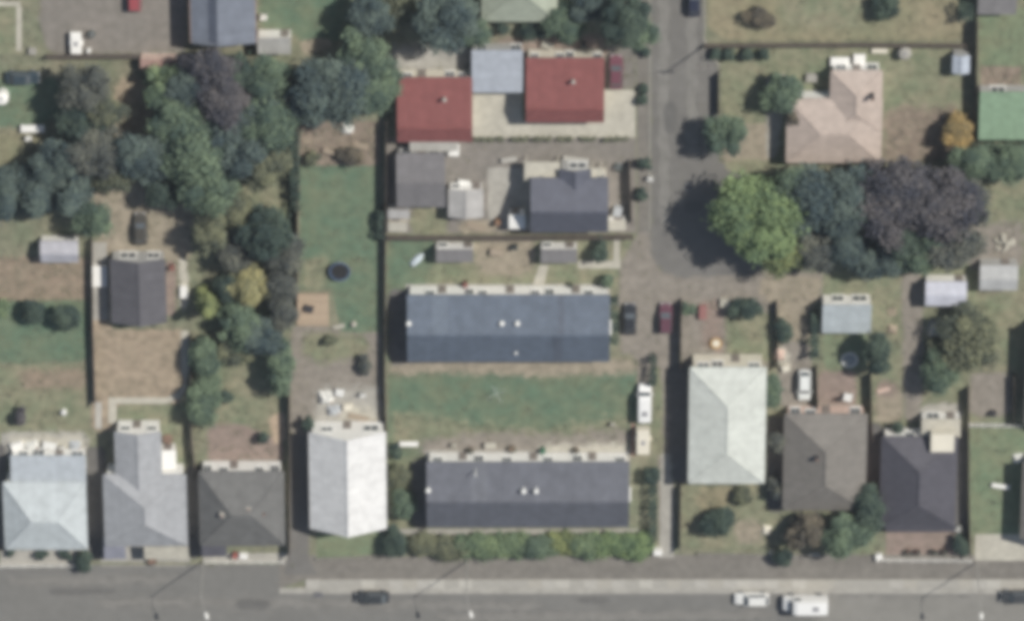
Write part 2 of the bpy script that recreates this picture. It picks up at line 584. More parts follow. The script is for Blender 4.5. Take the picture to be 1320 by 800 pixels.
sheet('lawn', [(500, 466), (820, 466), (820, 590), (500, 590)], m_lawn, 3, 0.08)
sheet('concrete_path', [(505, 464), (780, 464), (780, 474), (505, 474)], m_verge, 5, 0.06)
sheet('dry_grass', [(740, 462), (820, 456), (820, 478), (750, 482)], m_lawn_d, 6, 0.25)
sheet('dry_grass', [(508, 530), (600, 545), (700, 552), (815, 535), (815, 582), (508, 578)], m_lawn_d, 4, 0.5)
sheet('bare_earth', [(540, 565), (640, 556), (720, 560), (812, 552), (814, 590), (540, 592)], m_drive, 5, 0.4)
sheet('concrete_path', [(548, 580), (812, 580), (812, 600), (548, 600)], m_conc2, 7, 0.05)
sheet('concrete_path', [(505, 681), (830, 681), (830, 688), (505, 688)], m_conc2, 5, 0.05)
sheet('garden_bed', [(500, 688), (840, 688), (840, 716), (500, 716)], m_lawn_d, 4, 0.1)
sheet('garden_bed', [(496, 590), (548, 590), (545, 690), (496, 690)], m_lawn_d, 2, 0.1)
sheet('terracotta_edging', [(813, 545), (819, 545), (819, 588), (813, 588)], m_brick, 6)
sheet('grass_strip', [(842, 470), (852, 470), (856, 590), (844, 590)], m_lawn_d, 4, 0.1)
sheet('worn_strip', [(502, 466), (822, 462), (822, 480), (700, 484), (560, 480), (502, 484)], m_drive2, 7, 0.3)
sheet('paving', [(410, 500), (488, 498), (490, 556), (402, 556)], m_conc2, 6, 0.5)
sheet('paving', [(440, 522), (486, 525), (484, 552), (440, 550)], m_conc3, 8, 0.4)
sheet('paving', [(12, 560), (110, 560), (110, 582), (12, 584)], m_conc3, 6, 0.3)
sheet('paving', [(690, 574), (810, 570), (810, 592), (690, 592)], m_conc3, 8, 0.35)
sheet('paving', [(1196, 412), (1218, 412), (1218, 440), (1196, 442)], m_conc3, 6, 0.35)
sheet('paving', [(1130, 490), (1160, 492), (1158, 512), (1130, 512)], m_pink, 6, 0.35)
sheet('paving', [(1186, 520), (1240, 520), (1240, 545), (1186, 545)], m_conc2, 6, 0.3)
sheet('paving', [(1002, 445), (1016, 445), (1018, 482), (1004, 482)], m_conc3, 6, 0.3)
# right block
sheet('lawn', [(912, -150), (1244, -150), (1244, 52), (930, 52), (912, 40)], m_lawn_t, 2, 0.12)
sheet('lawn', [(1000, -60), (1120, -60), (1110, 36), (1010, 34)], m_lawn_d, 3, 0.5)
sheet('lawn', [(930, 56), (1250, 56), (1250, 215), (930, 215)], m_lawn_d, 1, 0.1)
sheet('lawn', [(1136, 76), (1248, 76), (1248, 150), (1136, 150)], m_lawn_d, 3, 0.1)
sheet('bare_earth', [(1140, 140), (1232, 138), (1240, 208), (1138, 210)], m_soil, 4, 0.4)
sheet('concrete_pad', [(932, 162), (990, 158), (990, 208), (932, 210)], m_drive2, 4, 0.06)
sheet('lawn', [(932, 205), (1012, 208), (1005, 232), (940, 222)], m_lawn_d, 5, 0.15)
sheet('concrete_path', [(988, 95), (1015, 95), (1015, 125), (1000, 208), (988, 208)], m_conc2, 5, 0.1)
sheet('lawn', [(1262, 10), (1420, 10), (1420, 86), (1262, 86)], m_lawn_b, 2, 0.15)
sheet('garden_bed', [(1264, 86), (1316, 86), (1316, 118), (1264, 118)], m_soil, 4, 0.06)
sheet('lawn', [(1255, 190), (1420, 190), (1420, 340), (1262, 340)], m_lawn_d, 2, 0.15)
sheet('bare_earth', [(1240, 290), (1320, 285), (1320, 345), (1245, 345)], m_drive, 3, 0.3)
sheet('yard', [(878, 386), (1000, 386), (1000, 474), (878, 474)], m_drive, 3, 0.08)
sheet('dry_grass', [(930, 400), (998, 400), (998, 468), (940, 466)], m_lawn_d, 4, 0.3)
sheet('bare_earth', [(905, 388), (935, 386), (930, 460), (905, 440)], m_pink, 5, 0.3)
sheet('bare_earth', [(980, 352), (1062, 356), (1046, 402), (1045, 440), (1004, 440), (1004, 392), (980, 385)], m_drive2, 4, 0.2)
sheet('driveway', [(1004, 440), (1046, 440), (1046, 525), (1004, 525)], m_drive, 4, 0.12)
sheet('lawn', [(1062, 428), (1118, 428), (1118, 478), (1062, 478)], m_lawn_b, 4, 0.15)
sheet('patio', [(1054, 478), (1104, 478), (1104, 530), (1054, 530)], m_pink, 5, 0.1)
sheet('yard', [(1060, 355), (1260, 345), (1260, 545), (1120, 545), (1060, 520)], m_lawn_d, 2, 0.15)
sheet('gravel_drive', [(1162, 352), (1190, 352), (1188, 545), (1166, 545)], m_drive, 5, 0.1)
sheet('bare_earth', [(1128, 500), (1165, 505), (1165, 545), (1128, 545)], m_drive2, 4, 0.2)
sheet('lawn', [(1225, 385), (1330, 375), (1330, 480), (1225, 480)], m_lawn_d, 3, 0.2)
sheet('patio', [(1250, 480), (1304, 480), (1304, 536), (1250, 536)], m_drive, 5, 0.08)
sheet('lawn', [(1250, 545), (1340, 545), (1340, 690), (1250, 690)], m_lawn_b, 4, 0.1)
sheet('concrete_pad', [(1257, 688), (1420, 688), (1420, 722), (1257, 722)], m_conc3, 6, 0.04)
sheet('lawn', [(878, 622), (990, 622), (990, 706), (878, 706)], m_lawn_d, 3, 0.1)
sheet('dry_grass', [(896, 628), (945, 626), (940, 655), (900, 662)], m_lawn_t, 4, 0.4)
sheet('dry_grass', [(945, 670), (986, 672), (984, 702), (950, 702)], m_drive2, 4, 0.4)
sheet('yard', [(1010, 655), (1130, 655), (1130, 716), (1010, 716)], m_lawn_d, 3, 0.1)
sheet('front_courtyard', [(1142, 672), (1236, 672), (1236, 714), (1142, 714)], m_pink, 5)
sheet('yard', [(986, 530), (1014, 530), (1014, 710), (986, 710)], m_lawn_d, 4, 0.1)
sheet('concrete_path', [(0, 708), (100, 708), (100, 728), (0, 728)], m_conc2, 6, 0.06)
sheet('concrete_path', [(130, 700), (245, 700), (245, 724), (130, 724)], m_conc2, 6, 0.05)
sheet('concrete_path', [(262, 712), (370, 712), (370, 722), (262, 722)], m_conc2, 6, 0.05)

m_shade_path = mat('shade_path', c(108, 106, 104), var=0.12, scale=0.4, fine=1.1, fvar=0.14)  # gap paving, its colour darkened to paint in the shade beside the walls
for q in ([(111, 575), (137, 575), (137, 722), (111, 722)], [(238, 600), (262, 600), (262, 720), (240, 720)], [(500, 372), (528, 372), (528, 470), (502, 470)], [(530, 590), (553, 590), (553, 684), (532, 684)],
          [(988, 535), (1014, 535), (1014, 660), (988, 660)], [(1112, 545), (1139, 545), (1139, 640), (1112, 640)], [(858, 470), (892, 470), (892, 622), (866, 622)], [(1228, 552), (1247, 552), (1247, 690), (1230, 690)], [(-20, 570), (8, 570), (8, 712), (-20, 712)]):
    sheet('shade_path', q, m_shade_path, 9, 0.1)

# ------------------------------------------------------------------ shared window and door meshes (unit size, outward is -y)
fr = MB()
for q in (((-.5, -.04, 0), (-.42, .04, 1)), ((.42, -.04, 0), (.5, .04, 1)), ((-.42, -.04, .92), (.42, .04, 1)), ((-.42, -.04, 0), (.42, .04, .08)), ((-.03, -.035, .08), (.03, .035, .92))):
    fr.box(*q)
ME_FRAME = fr.mesh('window_frame')
ME_FRAME.materials.append(m_trim)
ME_PANE = MB().box((-.42, -.015, .08), (.42, .015, .92)).mesh('pane')
ME_PANE.materials.append(m_glass)
ME_SILL = MB().box((-.55, -.10, -.06), (.55, .03, -.005)).mesh('sill')
ME_SILL.materials.append(m_trim)
ME_DOOR = {}
for k, mm in (('d', m_door), ('r', m_doorr)):
    ME_DOOR[k] = MB().box((-.45, -.04, 0), (.45, .03, 2.0)).box((-.52, -.03, 0), (-.45, .02, 2.06)).box((.45, -.03, 0), (.52, .02, 2.06)).box((-.45, -.03, 2.0), (.45, .02, 2.06)).mesh('door')
    ME_DOOR[k].materials.append(mm)
ME_HANDLE = MB().box((.33, -.09, .95), (.39, -.04, 1.07)).mesh('handle')
ME_HANDLE.materials.append(m_galv)


def data_child(parent, name, me, loc=(0, 0, 0), rz=0.0, scl=(1, 1, 1)):
    o = bpy.data.objects.new(name, me)
    COL.objects.link(o)
    o.parent = parent
    o.location = loc
    o.rotation_euler = (0, 0, rz)
    o.scale = scl
    return o


def openings(root, p0, p1, spec, ztop, z0=0.15):
    """p0->p1 with the outside on the right hand; w window, b wide glass, d / r door, . blank wall"""
    p0, p1 = Vector((p0[0], p0[1], 0)), Vector((p1[0], p1[1], 0))
    d = p1 - p0
    L = d.length
    d.normalize()
    rz = math.atan2(d.y, d.x)
    out = Vector((d.y, -d.x, 0))
    n = len(spec)
    for i, k in enumerate(spec):
        if k == '.':
            continue
        p = p0 + d * (L * (i + .5 + R.uniform(-.14, .14)) / n) + out * 0.03 - ORG[root]
        p.z = 0
        slot = L / n
        if k in 'wb':
            hh = min(1.25 if k == 'w' else 1.75, ztop - 0.5)
            ww = min((1.5 if k == 'w' else 2.4) * R.uniform(.65, 1.15), slot * 0.7)
            zz = ztop - 0.3 - hh
            o = data_child(root, 'window', ME_FRAME, (p.x, p.y, zz), rz, (ww, 1, hh))
            data_child(o, 'pane', ME_PANE)
            data_child(o, 'sill', ME_SILL)
        else:
            hd = min(1.0, (ztop - 0.2 - z0) / 2.06)
            o = data_child(root, 'door', ME_DOOR['r' if k == 'r' else 'd'], (p.x, p.y, z0), rz, (1, 1, hd))
            data_child(o, 'handle', ME_HANDLE)


# ------------------------------------------------------------------ roofs and buildings
def rectw(r, e):
    a, b, c_, d = G(r[0], r[1], e), G(r[2], r[1], e), G(r[2], r[3], e), G(r[0], r[3], e)
    return (a.x + d.x) / 2, (c_.y + d.y) / 2, (b.x + c_.x) / 2, (a.y + b.y) / 2      # X0 Y0 X1 Y1


def add_roof(root, s, rm, trim, capm):
    e, rise, kind, ax = s['e'], s.get('rise', 1.4), s['k'], s.get('ax', 'x')
    X0, Y0, X1, Y1 = rectw(s['r'], e)
    ro = s.get('ro', 0.5)
    mbr, caps, gut = MB(), [], MB()
    V, F = [], []
    z1 = e + rise
    if kind == 'gable':
        if ax == 'x':
            yr = Y1 + (Y0 - Y1) * ro
            V = [(X0, Y0, e), (X1, Y0, e), (X1, yr, z1), (X0, yr, z1), (X1, Y1, e), (X0, Y1, e)]
            F = [(0, 1, 2, 3), (3, 2, 4, 5)]
            caps = [((X0, yr, z1), (X1, yr, z1))]
            eaves = [((X0, Y0), (X1, Y0)), ((X0, Y1), (X1, Y1))]
        else:
            xr = X0 + (X1 - X0) * ro
            V = [(X0, Y0, e), (xr, Y0, z1), (xr, Y1, z1), (X0, Y1, e), (X1, Y0, e), (X1, Y1, e)]
            F = [(0, 1, 2, 3), (1, 4, 5, 2)]
            caps = [((xr, Y0, z1), (xr, Y1, z1))]
            eaves = [((X0, Y0), (X0, Y1)), ((X1, Y0), (X1, Y1))]
    elif kind == 'hip':
        if ax == 'x':
            hp = s.get('hip', (Y1 - Y0) / 2)
            ha, hb = (hp if s.get('ha', 1) else 0), (hp if s.get('hb', 1) else 0)
            ym = Y1 + (Y0 - Y1) * ro
            V = [(X0, Y0, e), (X1, Y0, e), (X1, Y1, e), (X0, Y1, e), (X0 + ha, ym, z1), (X1 - hb, ym, z1)]
            F = [(0, 1, 5, 4), (1, 2, 5), (2, 3, 4, 5), (3, 0, 4)]
        else:
            hp = s.get('hip', (X1 - X0) / 2)
            ha, hb = (hp if s.get('ha', 1) else 0), (hp if s.get('hb', 1) else 0)     # ha: north end, hb: south end
            xm = X0 + (X1 - X0) * ro
            V = [(X0, Y0, e), (X1, Y0, e), (X1, Y1, e), (X0, Y1, e), (xm, Y0 + hb, z1), (xm, Y1 - ha, z1)]
            F = [(0, 1, 4), (1, 2, 5, 4), (2, 3, 5), (3, 0, 4, 5)]
        caps = [(V[4], V[5])]
        for i in range(4):
            j = 4 if ((ax == 'x' and i in (0, 3)) or (ax == 'y' and i in (0, 1))) else 5
            caps.append((V[i], V[j]))
        eaves = [((X0, Y0), (X1, Y0)), ((X0, Y1), (X1, Y1)), ((X0, Y0), (X0, Y1)), ((X1, Y0), (X1, Y1))]
    else:                                         # lean-to: high side given
        hi = s.get('hi', 'N')
        zz = {'N': (e, e, z1, z1), 'S': (z1, z1, e, e), 'E': (e, z1, z1, e), 'W': (z1, e, e, z1)}[hi]
        V = [(X0, Y0, zz[0]), (X1, Y0, zz[1]), (X1, Y1, zz[2]), (X0, Y1, zz[3])]
        F = [(0, 1, 2, 3)]
        eaves = {'N': [((X0, Y0), (X1, Y0))], 'S': [((X0, Y1), (X1, Y1))], 'E': [((X0, Y0), (X0, Y1))], 'W': [((X1, Y0), (X1, Y1))]}[hi]
    mbr.slab(V, F, 0.10)
    ro_ = part(root, 'roof', mbr, rm)
    if caps:
        cm = MB()
        for p, q in caps:
            cm.bar(Vector(p) + Vector((0, 0, .03)), Vector(q) + Vector((0, 0, .03)), 0.26, 0.06)
        part(ro_, 'ridge_cap', cm, capm)
    for p, q in eaves:
        pv, qv = Vector((*p, e - 0.08)), Vector((*q, e - 0.08))
        mid = Vector(((X0 + X1) / 2, (Y0 + Y1) / 2, e - .08))
        nrm = ((pv + qv) / 2 - mid)
        nrm = Vector((nrm.x, 0, 0)) if abs(pv.x - qv.x) < 1e-6 else Vector((0, nrm.y, 0))
        nrm = nrm.normalized() * 0.065
        part(ro_, 'gutter', MB().bar(pv + nrm, qv + nrm, 0.11, 0.12), trim)
    return ro_, (X0, Y0, X1, Y1)


def add_wall(root, s, wm, oh):
    """body under a roof spec; oh = overhang (W, S, E, N)"""
    e, rise, kind, ax = s['e'], s.get('rise', 1.4), s['k'], s.get('ax', 'x')
    X0, Y0, X1, Y1 = rectw(s['r'], e)
    x0, y0, x1, y1 = X0 + oh[0], Y0 + oh[1], X1 - oh[2], Y1 - oh[3]
    ro = s.get('ro', 0.5)
    mb = MB()
    if kind == 'gable' and ax == 'x':
        yr = Y1 + (Y0 - Y1) * ro
        zs, zn = e + rise * (y0 - Y0) / (yr - Y0) - .11, e + rise * (Y1 - y1) / (Y1 - yr) - .11
        prof = [(y0, 0), (y1, 0), (y1, zn), (yr, e + rise - .11), (y0, zs)]
        mb.loft([[(x, y, z) for y, z in prof] for x in (x0, x1)])
    elif kind == 'gable':
        xr = X0 + (X1 - X0) * ro
        za, zb = e + rise * (x0 - X0) / (xr - X0) - .11, e + rise * (X1 - x1) / (X1 - xr) - .11
        prof = [(x0, 0), (x1, 0), (x1, zb), (xr, e + rise - .11), (x0, za)]
        mb.loft([[(x, y, z) for x, z in prof] for y in (y1, y0)])
    elif kind == 'hip':
        mb.box((x0, y0, 0), (x1, y1, e + .02))
    else:
        hi = s.get('hi', 'N')
        z1 = e + rise - .11
        el = e - .11
        zz = {'N': (el, el, z1, z1), 'S': (z1, z1, el, el), 'E': (el, z1, z1, el), 'W': (z1, el, el, z1)}[hi]
        cs = [(x0, y0), (x1, y0), (x1, y1), (x0, y1)]
        mb.loft([[(p[0], p[1], 0) for p in cs], [(p[0], p[1], z) for p, z in zip(cs, zz)]])
    part(root, 'wall', mb, wm)
    # a plinth just proud of the wall
    part(root, 'foundation', MB().box((x0 - .03, y0 - .03, 0), (x1 + .03, y1 + .03, 0.18)), m_conc2)
    return x0, y0, x1, y1


def building(name, label, cat, specs, wm, rm, oh=(.4, .4, .4, .12), faces=None, trim=None, cap=None, group=None):
    """specs: roofs; the first is the main body. faces: list of dicts N/E/S/W -> opening strings for each spec"""
    s0 = specs[0]
    X0, Y0, X1, Y1 = rectw(s0['r'], s0['e'])
    root = thing(name, label, cat, ((X0 + X1) / 2, (Y0 + Y1) / 2, 0), group=group)
    for i, s in enumerate(specs):
        add_roof(root, s, s.get('rm', rm), trim or s.get('rm', rm), s.get('cap', cap or rm))
        if s.get('posts'):
            X0, Y0, X1, Y1 = rectw(s['r'], s['e'])
            for x in (X0 + .2, X1 - .2):
                for y in (Y0 + .2, Y1 - .2):
                    part(root, 'post', MB().box((x - .06, y - .06, 0), (x + .06, y + .06, s['e'] - .1)), s.get('wm', wm))
            continue
        x0, y0, x1, y1 = add_wall(root, s, s.get('wm', wm), s.get('oh', oh))
        f = faces[i] if faces and i < len(faces) else None
        if f:
            if 'N' in f:
                openings(root, (x1, y1), (x0, y1), f['N'], s['e'])
            if 'S' in f:
                openings(root, (x0, y0), (x1, y0), f['S'], s['e'])
            if 'E' in f:
                openings(root, (x1, y0), (x1, y1), f['E'], s['e'])
            if 'W' in f:
                openings(root, (x0, y1), (x0, y0), f['W'], s['e'])
    return root


def flue(root, px, py, zr, h=0.8, r=0.14, m=None, name='flue'):
    """pipe through the roof whose top the photo shows at (px, py); zr = roof height there"""
    p = G(px, py, zr + h)
    o = part(root, name, MB().tube([(p.x, p.y, zr - .3), (p.x, p.y, zr + h)], [r, r], 8), m or m_trim)
    part(o, 'cowl', MB().tube([(p.x, p.y, zr + h + .01), (p.x, p.y, zr + h + .10), (p.x, p.y, zr + h + .18)], [r * 1.7, r * 1.7, r * .4], 8), m or m_trim)


def chimney(root, px, py, zr, h=1.0, sx=.7, sy=.6, m=None):
    p = G(px, py, zr + h)
    o = part(root, 'chimney', MB().box((p.x - sx / 2, p.y - sy / 2, zr - .8), (p.x + sx / 2, p.y + sy / 2, zr + h)), m or m_brick)
    part(o, 'chimney_pot', MB().tube([(p.x, p.y, zr + h), (p.x, p.y, zr + h + .3)], [.14, .12], 8), m_brick)


def roofcol(r, g, b, k=1.0):
    return tuple(x / k for x in c(r, g, b))


GB = dict
# --- the long block of flats in the middle
rmA = roofmat('roof_bluegrey', roofcol(109, 120, 136, 1.27), 'x')
sA = GB(k='gable', ax='x', r=(525, 381, 786, 465), e=3.0, rise=1.9, oh=(.35, .4, .35, .05))
bA = building('block_of_flats', 'long low block of flats with blue-grey gable roof in the middle of the block', 'flats', [sA], m_white, rmA,
              faces=[GB(N='.wd.bw.d.wb.dw.', S='w.w.ww.w.w.w', E='w', W='.')])
flue(bA, 647, 417, 4.2, .5, .2)
flue(bA, 667, 417, 4.2, .5, .2)
flue(bA, 665, 455, 3.6, .3, .12)
flue(bA, 527, 417, 4.3, .35, .2, name='gable_vent')


def roof_strip(root, s, f0, f1, m, side='N', z=.02, name='roof_strip', u0=0.0, u1=1.0):
    """a band of sheets laid on a gable slope; f0..f1 along the ridge, u0..u1 from eave to ridge"""
    X0, Y0, X1, Y1 = rectw(s['r'], s['e'])
    e, r_, ro = s['e'], s.get('rise', 1.4), s.get('ro', .5)
    mb = MB()
    if s['ax'] == 'x':
        yr = Y1 + (Y0 - Y1) * ro
        ye = Y1 if side == 'N' else Y0
        xa, xb = X0 + (X1 - X0) * f0, X0 + (X1 - X0) * f1
        V = [(xa, ye + (yr - ye) * u0, e + r_ * u0 + z), (xb, ye + (yr - ye) * u0, e + r_ * u0 + z), (xb, ye + (yr - ye) * u1, e + r_ * u1 + z), (xa, ye + (yr - ye) * u1, e + r_ * u1 + z)]
        mb.slab(V, [(3, 2, 1, 0) if side == 'N' else (0, 1, 2, 3)], .018)
    else:
        xr = X0 + (X1 - X0) * ro
        xe = X0 if side == 'W' else X1
        ya, yb = Y0 + (Y1 - Y0) * f0, Y0 + (Y1 - Y0) * f1
        V = [(xe + (xr - xe) * u0, ya, e + r_ * u0 + z), (xe + (xr - xe) * u1, ya, e + r_ * u1 + z), (xe + (xr - xe) * u1, yb, e + r_ * u1 + z), (xe + (xr - xe) * u0, yb, e + r_ * u0 + z)]
        mb.slab(V, [(0, 1, 2, 3) if side == 'W' else (3, 2, 1, 0)], .018)
    part(root, name, mb, m)


def bargeboard(root, s, u0, u1, m):
    X0, Y0, X1, Y1 = rectw(s['r'], s['e'])
    yr = (Y0 + Y1) / 2
    p = [Vector((X1 + .09, Y1 + (yr - Y1) * u, s['e'] + s['rise'] * u + .05)) for u in (u0, u1)]
    part(root, 'bargeboard', MB().bar(p[0], p[1], .18, .2), m)


rmA2 = roofmat('roof_bluegrey_old', roofcol(98, 106, 120, 1.2), 'x')
roof_strip(bA, sA, .745, .775, rmA2, 'N')
roof_strip(bA, sA, .720, .765, rmA2, 'S')
roof_strip(bA, sA, .12, .20, roofmat('roof_bluegrey_new', roofcol(116, 127, 142, 1.2), 'x'), 'N')
bargeboard(bA, sA, .6, .98, m_white)
# --- the long block at the front
rmB = roofmat('roof_slate', roofcol(111, 114, 124, 1.25), 'x')
sB = GB(k='gable', ax='x', r=(550, 596, 811, 678), e=3.0, rise=2.0, oh=(.35, .4, .35, .05))
bB = building('block_of_flats', 'long low block of flats with slate-grey gable roof behind the street shrubs', 'flats', [sB], m_white, rmB,
              faces=[GB(N='w.db.wd.w.bd.w', S='ww.w.ww.w.w', E='w', W='.')])
flue(bB, 675, 633, 4.6, .5, .2)
flue(bB, 691, 633, 4.6, .5, .2)
flue(bB, 613, 612, 3.5, 1.5, .07)
flue(bB, 552, 632, 4.7, .35, .2, name='gable_vent')
bargeboard(bB, sB, .6, .98, m_white)
roof_strip(bB, sB, .22, .30, roofmat('roof_slate_new', roofcol(118, 121, 130, 1.25), 'x'), 'N')
# --- twin red roofed units
rmR = roofmat('roof_red', roofcol(140, 88, 86, 1.08), 'x', var=0.06)
sR = GB(k='gable', ax='x', r=(512, 101, 609, 182), e=2.7, rise=.8, ro=.75, oh=(.3, .35, .3, .05))
bR1 = building('red_roof_house', 'square red iron roofed house next to the timber fence and dark tree', 'house',
               [sR, GB(k='lean', hi='N', r=(528, 182, 590, 194), e=2.1, rise=.25, rm=m_conc, posts=1)], m_cream, rmR, faces=[GB(N='wb.dw', S='wdw', W='w', E='w')])
flue(bR1, 573, 129, 3.6, .35, .16, m_conc)
sR2 = GB(k='gable', ax='x', r=(678, 76, 779, 157), e=2.9, rise=.8, ro=.75, oh=(.3, .35, .3, .05))
bR2 = building('red_roof_house', 'square red iron roofed house with cream courtyard and maroon car beside it', 'house', [sR2], m_cream, rmR,
               faces=[GB(N='w.bw.w', S='wdw', W='w', E='w')])
flue(bR2, 739, 106, 3.8, .35, .16, m_conc)
rmC = roofmat('roof_pale_blue', roofcol(166, 172, 182), 'y', var=0.08)
building('carport', 'pale blue-grey flat carport between the two red roofs', 'carport', [GB(k='lean', hi='S', ax='x', r=(608, 66, 674, 118), e=2.5, rise=.3, oh=(.15, .15, .15, .1))],
         m_greyw, rmC, faces=[GB(N='b.b', S='.')])
# --- sage hip roof cut by the top edge
rmS = roofmat('roof_sage', roofcol(168, 175, 160), 'y', var=0.08)
building('sage_roof_house', 'house with pale sage hip roof cut by the top edge of the picture', 'house',
         [GB(k='hip', ax='y', r=(622, -130, 718, 27), e=2.7, rise=1.9, hip=5.0)], m_cream, rmS, faces=[GB(S='wdw', E='w.w', W='w.w', N='w.w')])
# --- middle yard units
rmG = roofmat('roof_midgrey', roofcol(125, 123, 125, 1.08), 'x', var=0.07)
building('grey_shed_house', 'plain mid-grey low roofed unit below the first red roof', 'house', [GB(k='gable', ax='x', r=(511, 199, 574, 266), e=2.5, rise=.7, oh=(.25, .25, .25, .1))],
         m_greyw, rmG, faces=[GB(N='wdw', S='w.w', E='w')])
rmPale = roofmat('roof_palegrey', roofcol(178, 176, 174), 'x', var=0.09)
sh = building('pale_shed', 'pale grey shed with white edges in the yard left of the black roof', 'shed', [GB(k='gable', ax='y', r=(579, 244, 622, 280), e=2.2, rise=.5, oh=(.1, .1, .1, .08))],
              m_white, rmPale, faces=[GB(N='d.w', E='w')])
rmK = roofmat('roof_black', roofcol(104, 107, 120, 1.25), 'x', var=0.08)
bK = building('black_roof_house', 'black iron roofed two part house at the lane with white verandah', 'house',
              [GB(k='gable', ax='x', r=(684, 230, 784, 298), e=3.3, rise=2.0, oh=(.3, .3, .3, .1)),
               GB(k='gable', ax='y', r=(722, 218, 761, 262), e=3.3, rise=.7, oh=(.2, .2, .2, .1), wm=m_greyw),
               GB(k='lean', hi='S', r=(676, 210, 722, 231), e=2.4, rise=.3, rm=m_conc3, posts=1),
               GB(k='lean', hi='S', r=(762, 218, 777, 230), e=2.4, rise=.2, rm=m_conc3, posts=1)],
              m_cream, rmK, faces=[GB(N='w....w', S='w.ww', W='w', E='w'), GB(N='b')])
building('white_shed', 'small white roofed shed against the dark house wall', 'shed', [GB(k='lean', hi='N', r=(656, 276, 677, 294), e=1.9, rise=.25, oh=(.05,) * 4)],
         m_white, m_white, faces=[GB(N='d')])
building('lean_to_shed', 'grey lean-to shed by the fence, upper of two in the corner', 'shed', [GB(k='lean', hi='N', r=(500, 270, 528, 281), e=1.8, rise=.2, oh=(.05,) * 4)], m_greyw, rmPale, faces=[GB(N='d')])
building('lean_to_shed', 'cream lean-to shed by the fence, lower of two in the corner', 'shed', [GB(k='lean', hi='N', r=(500, 286, 525, 298), e=1.7, rise=.2, oh=(.05,) * 4)], m_cream, m_conc3, faces=[GB(N='d')])
building('carport_store', 'narrow white store along the lane side of the black roofed house', 'shed', [GB(k='lean', hi='W', r=(784, 284, 806, 297), e=1.6, rise=.2, oh=(.05,) * 4)], m_white, m_conc3, faces=[GB(N='d')])
rmSh = roofmat('roof_shedgrey', roofcol(134, 132, 133, 1.05), 'x', var=0.08)
for lb, r in (('grey roofed garden shed with white front near the upturned dinghy', (562, 320, 610, 337)), ('grey roofed garden shed with white front beside the cream path', (697, 320, 744, 338))):
    building('garden_shed', lb, 'shed', [GB(k='lean', hi='N', r=r, e=1.9, rise=.35, oh=(.05, .05, .05, .02))], m_white, rmSh, faces=[GB(N='d.w', S='.')], group='garden sheds behind the flats')

# --- left street houses
rm1 = roofmat('roof_whiteblue', roofcol(190, 197, 200), 'x', var=0.07)
b1 = building('pale_roof_house', 'house with pale bluish hip roof at the left corner of the street', 'house',
              [GB(k='hip', ax='x', r=(6, 622, 111, 707), e=3.2, rise=1.6, hip=3.6),
               GB(k='lean', hi='S', r=(14, 588, 111, 626), e=2.4, rise=.45, oh=(.2, .0, .2, .1), rm=roofmat('roof_whiteblue2', roofcol(176, 183, 190), 'x', var=0.1))],
              m_white, rm1, faces=[GB(S='wwdww', W='w.w', E='w.w'), GB(N='wdbw', W='w', E='w')])
flue(b1, 30, 670, 3.6, .4, .2)
rm2 = roofmat('roof_lightgrey', roofcol(163, 165, 169), 'x', var=0.06)
b2 = building('grey_roof_house', 'light grey roofed house with long back wing and cream porch roof', 'house',
              [GB(k='hip', ax='y', r=(135, 612, 240, 702), e=3.4, rise=1.7, hip=4.0),
               GB(k='gable', ax='y', r=(150, 556, 208, 660), e=3.3, rise=.9, oh=(.25, .25, .25, .06)),
               GB(k='lean', hi='N', r=(134, 690, 162, 719), e=2.4, rise=.35, rm=roofmat('roof_porchblue', roofcol(140, 142, 154), 'x'), posts=1),
               GB(k='lean', hi='N', r=(186, 703, 243, 719), e=2.4, rise=.3, rm=m_conc3, posts=1)],
              m_white, rm2, faces=[GB(S='wdww', W='ww', E='ww'), GB(N='wdw', W='w.w', E='w.w')])
flue(b2, 172, 657, 3.9, .3, .1, m_dark)
building('white_outhouse', 'small bright white outhouse beside the back wing of the grey roofed house', 'shed', [GB(k='lean', hi='W', r=(207, 580, 226, 604), e=2.0, rise=.3, oh=(.05,) * 4)], m_white, m_white, faces=[GB(N='d')])
rm3 = roofmat('roof_charcoal', roofcol(113, 113, 112, 1.02), 'x', var=0.13)
b3 = building('charcoal_roof_house', 'charcoal roofed house with white back wall and pale chimney', 'house',
              [GB(k='hip', ax='x', r=(258, 608, 366, 702), e=3.3, rise=1.9, hip=4.2),
               GB(k='lean', hi='N', r=(260, 684, 292, 716), e=2.4, rise=.4, rm=roofmat('roof_porchdark', roofcol(92, 92, 100), 'x'), posts=1)],
              m_white, rm3, faces=[GB(N='bw.dwb', S='wdww', W='w.w', E='w.w')])
chimney(b3, 286, 664, 3.8, 1.2, .6, .6, m_conc)
chimney(b3, 320, 656, 4.4, .5, .7, .6, m_conc)
chimney(b3, 340, 662, 4.2, .3, .4, .4, m_dark)
rm4 = roofmat('roof_white', (0.66, 0.66, 0.66), 'y', var=0.08, k=1.0)
b4 = building('white_gable_house', 'bright white gable roofed house with lawn in front', 'house', [GB(k='gable', ax='y', r=(400, 557, 497, 681), e=3.3, rise=2.3, oh=(.3, .35, .3, .06))],
              m_white, rm4, faces=[GB(N='bdw', S='wwdww', W='w.w.w', E='w.w.w')])
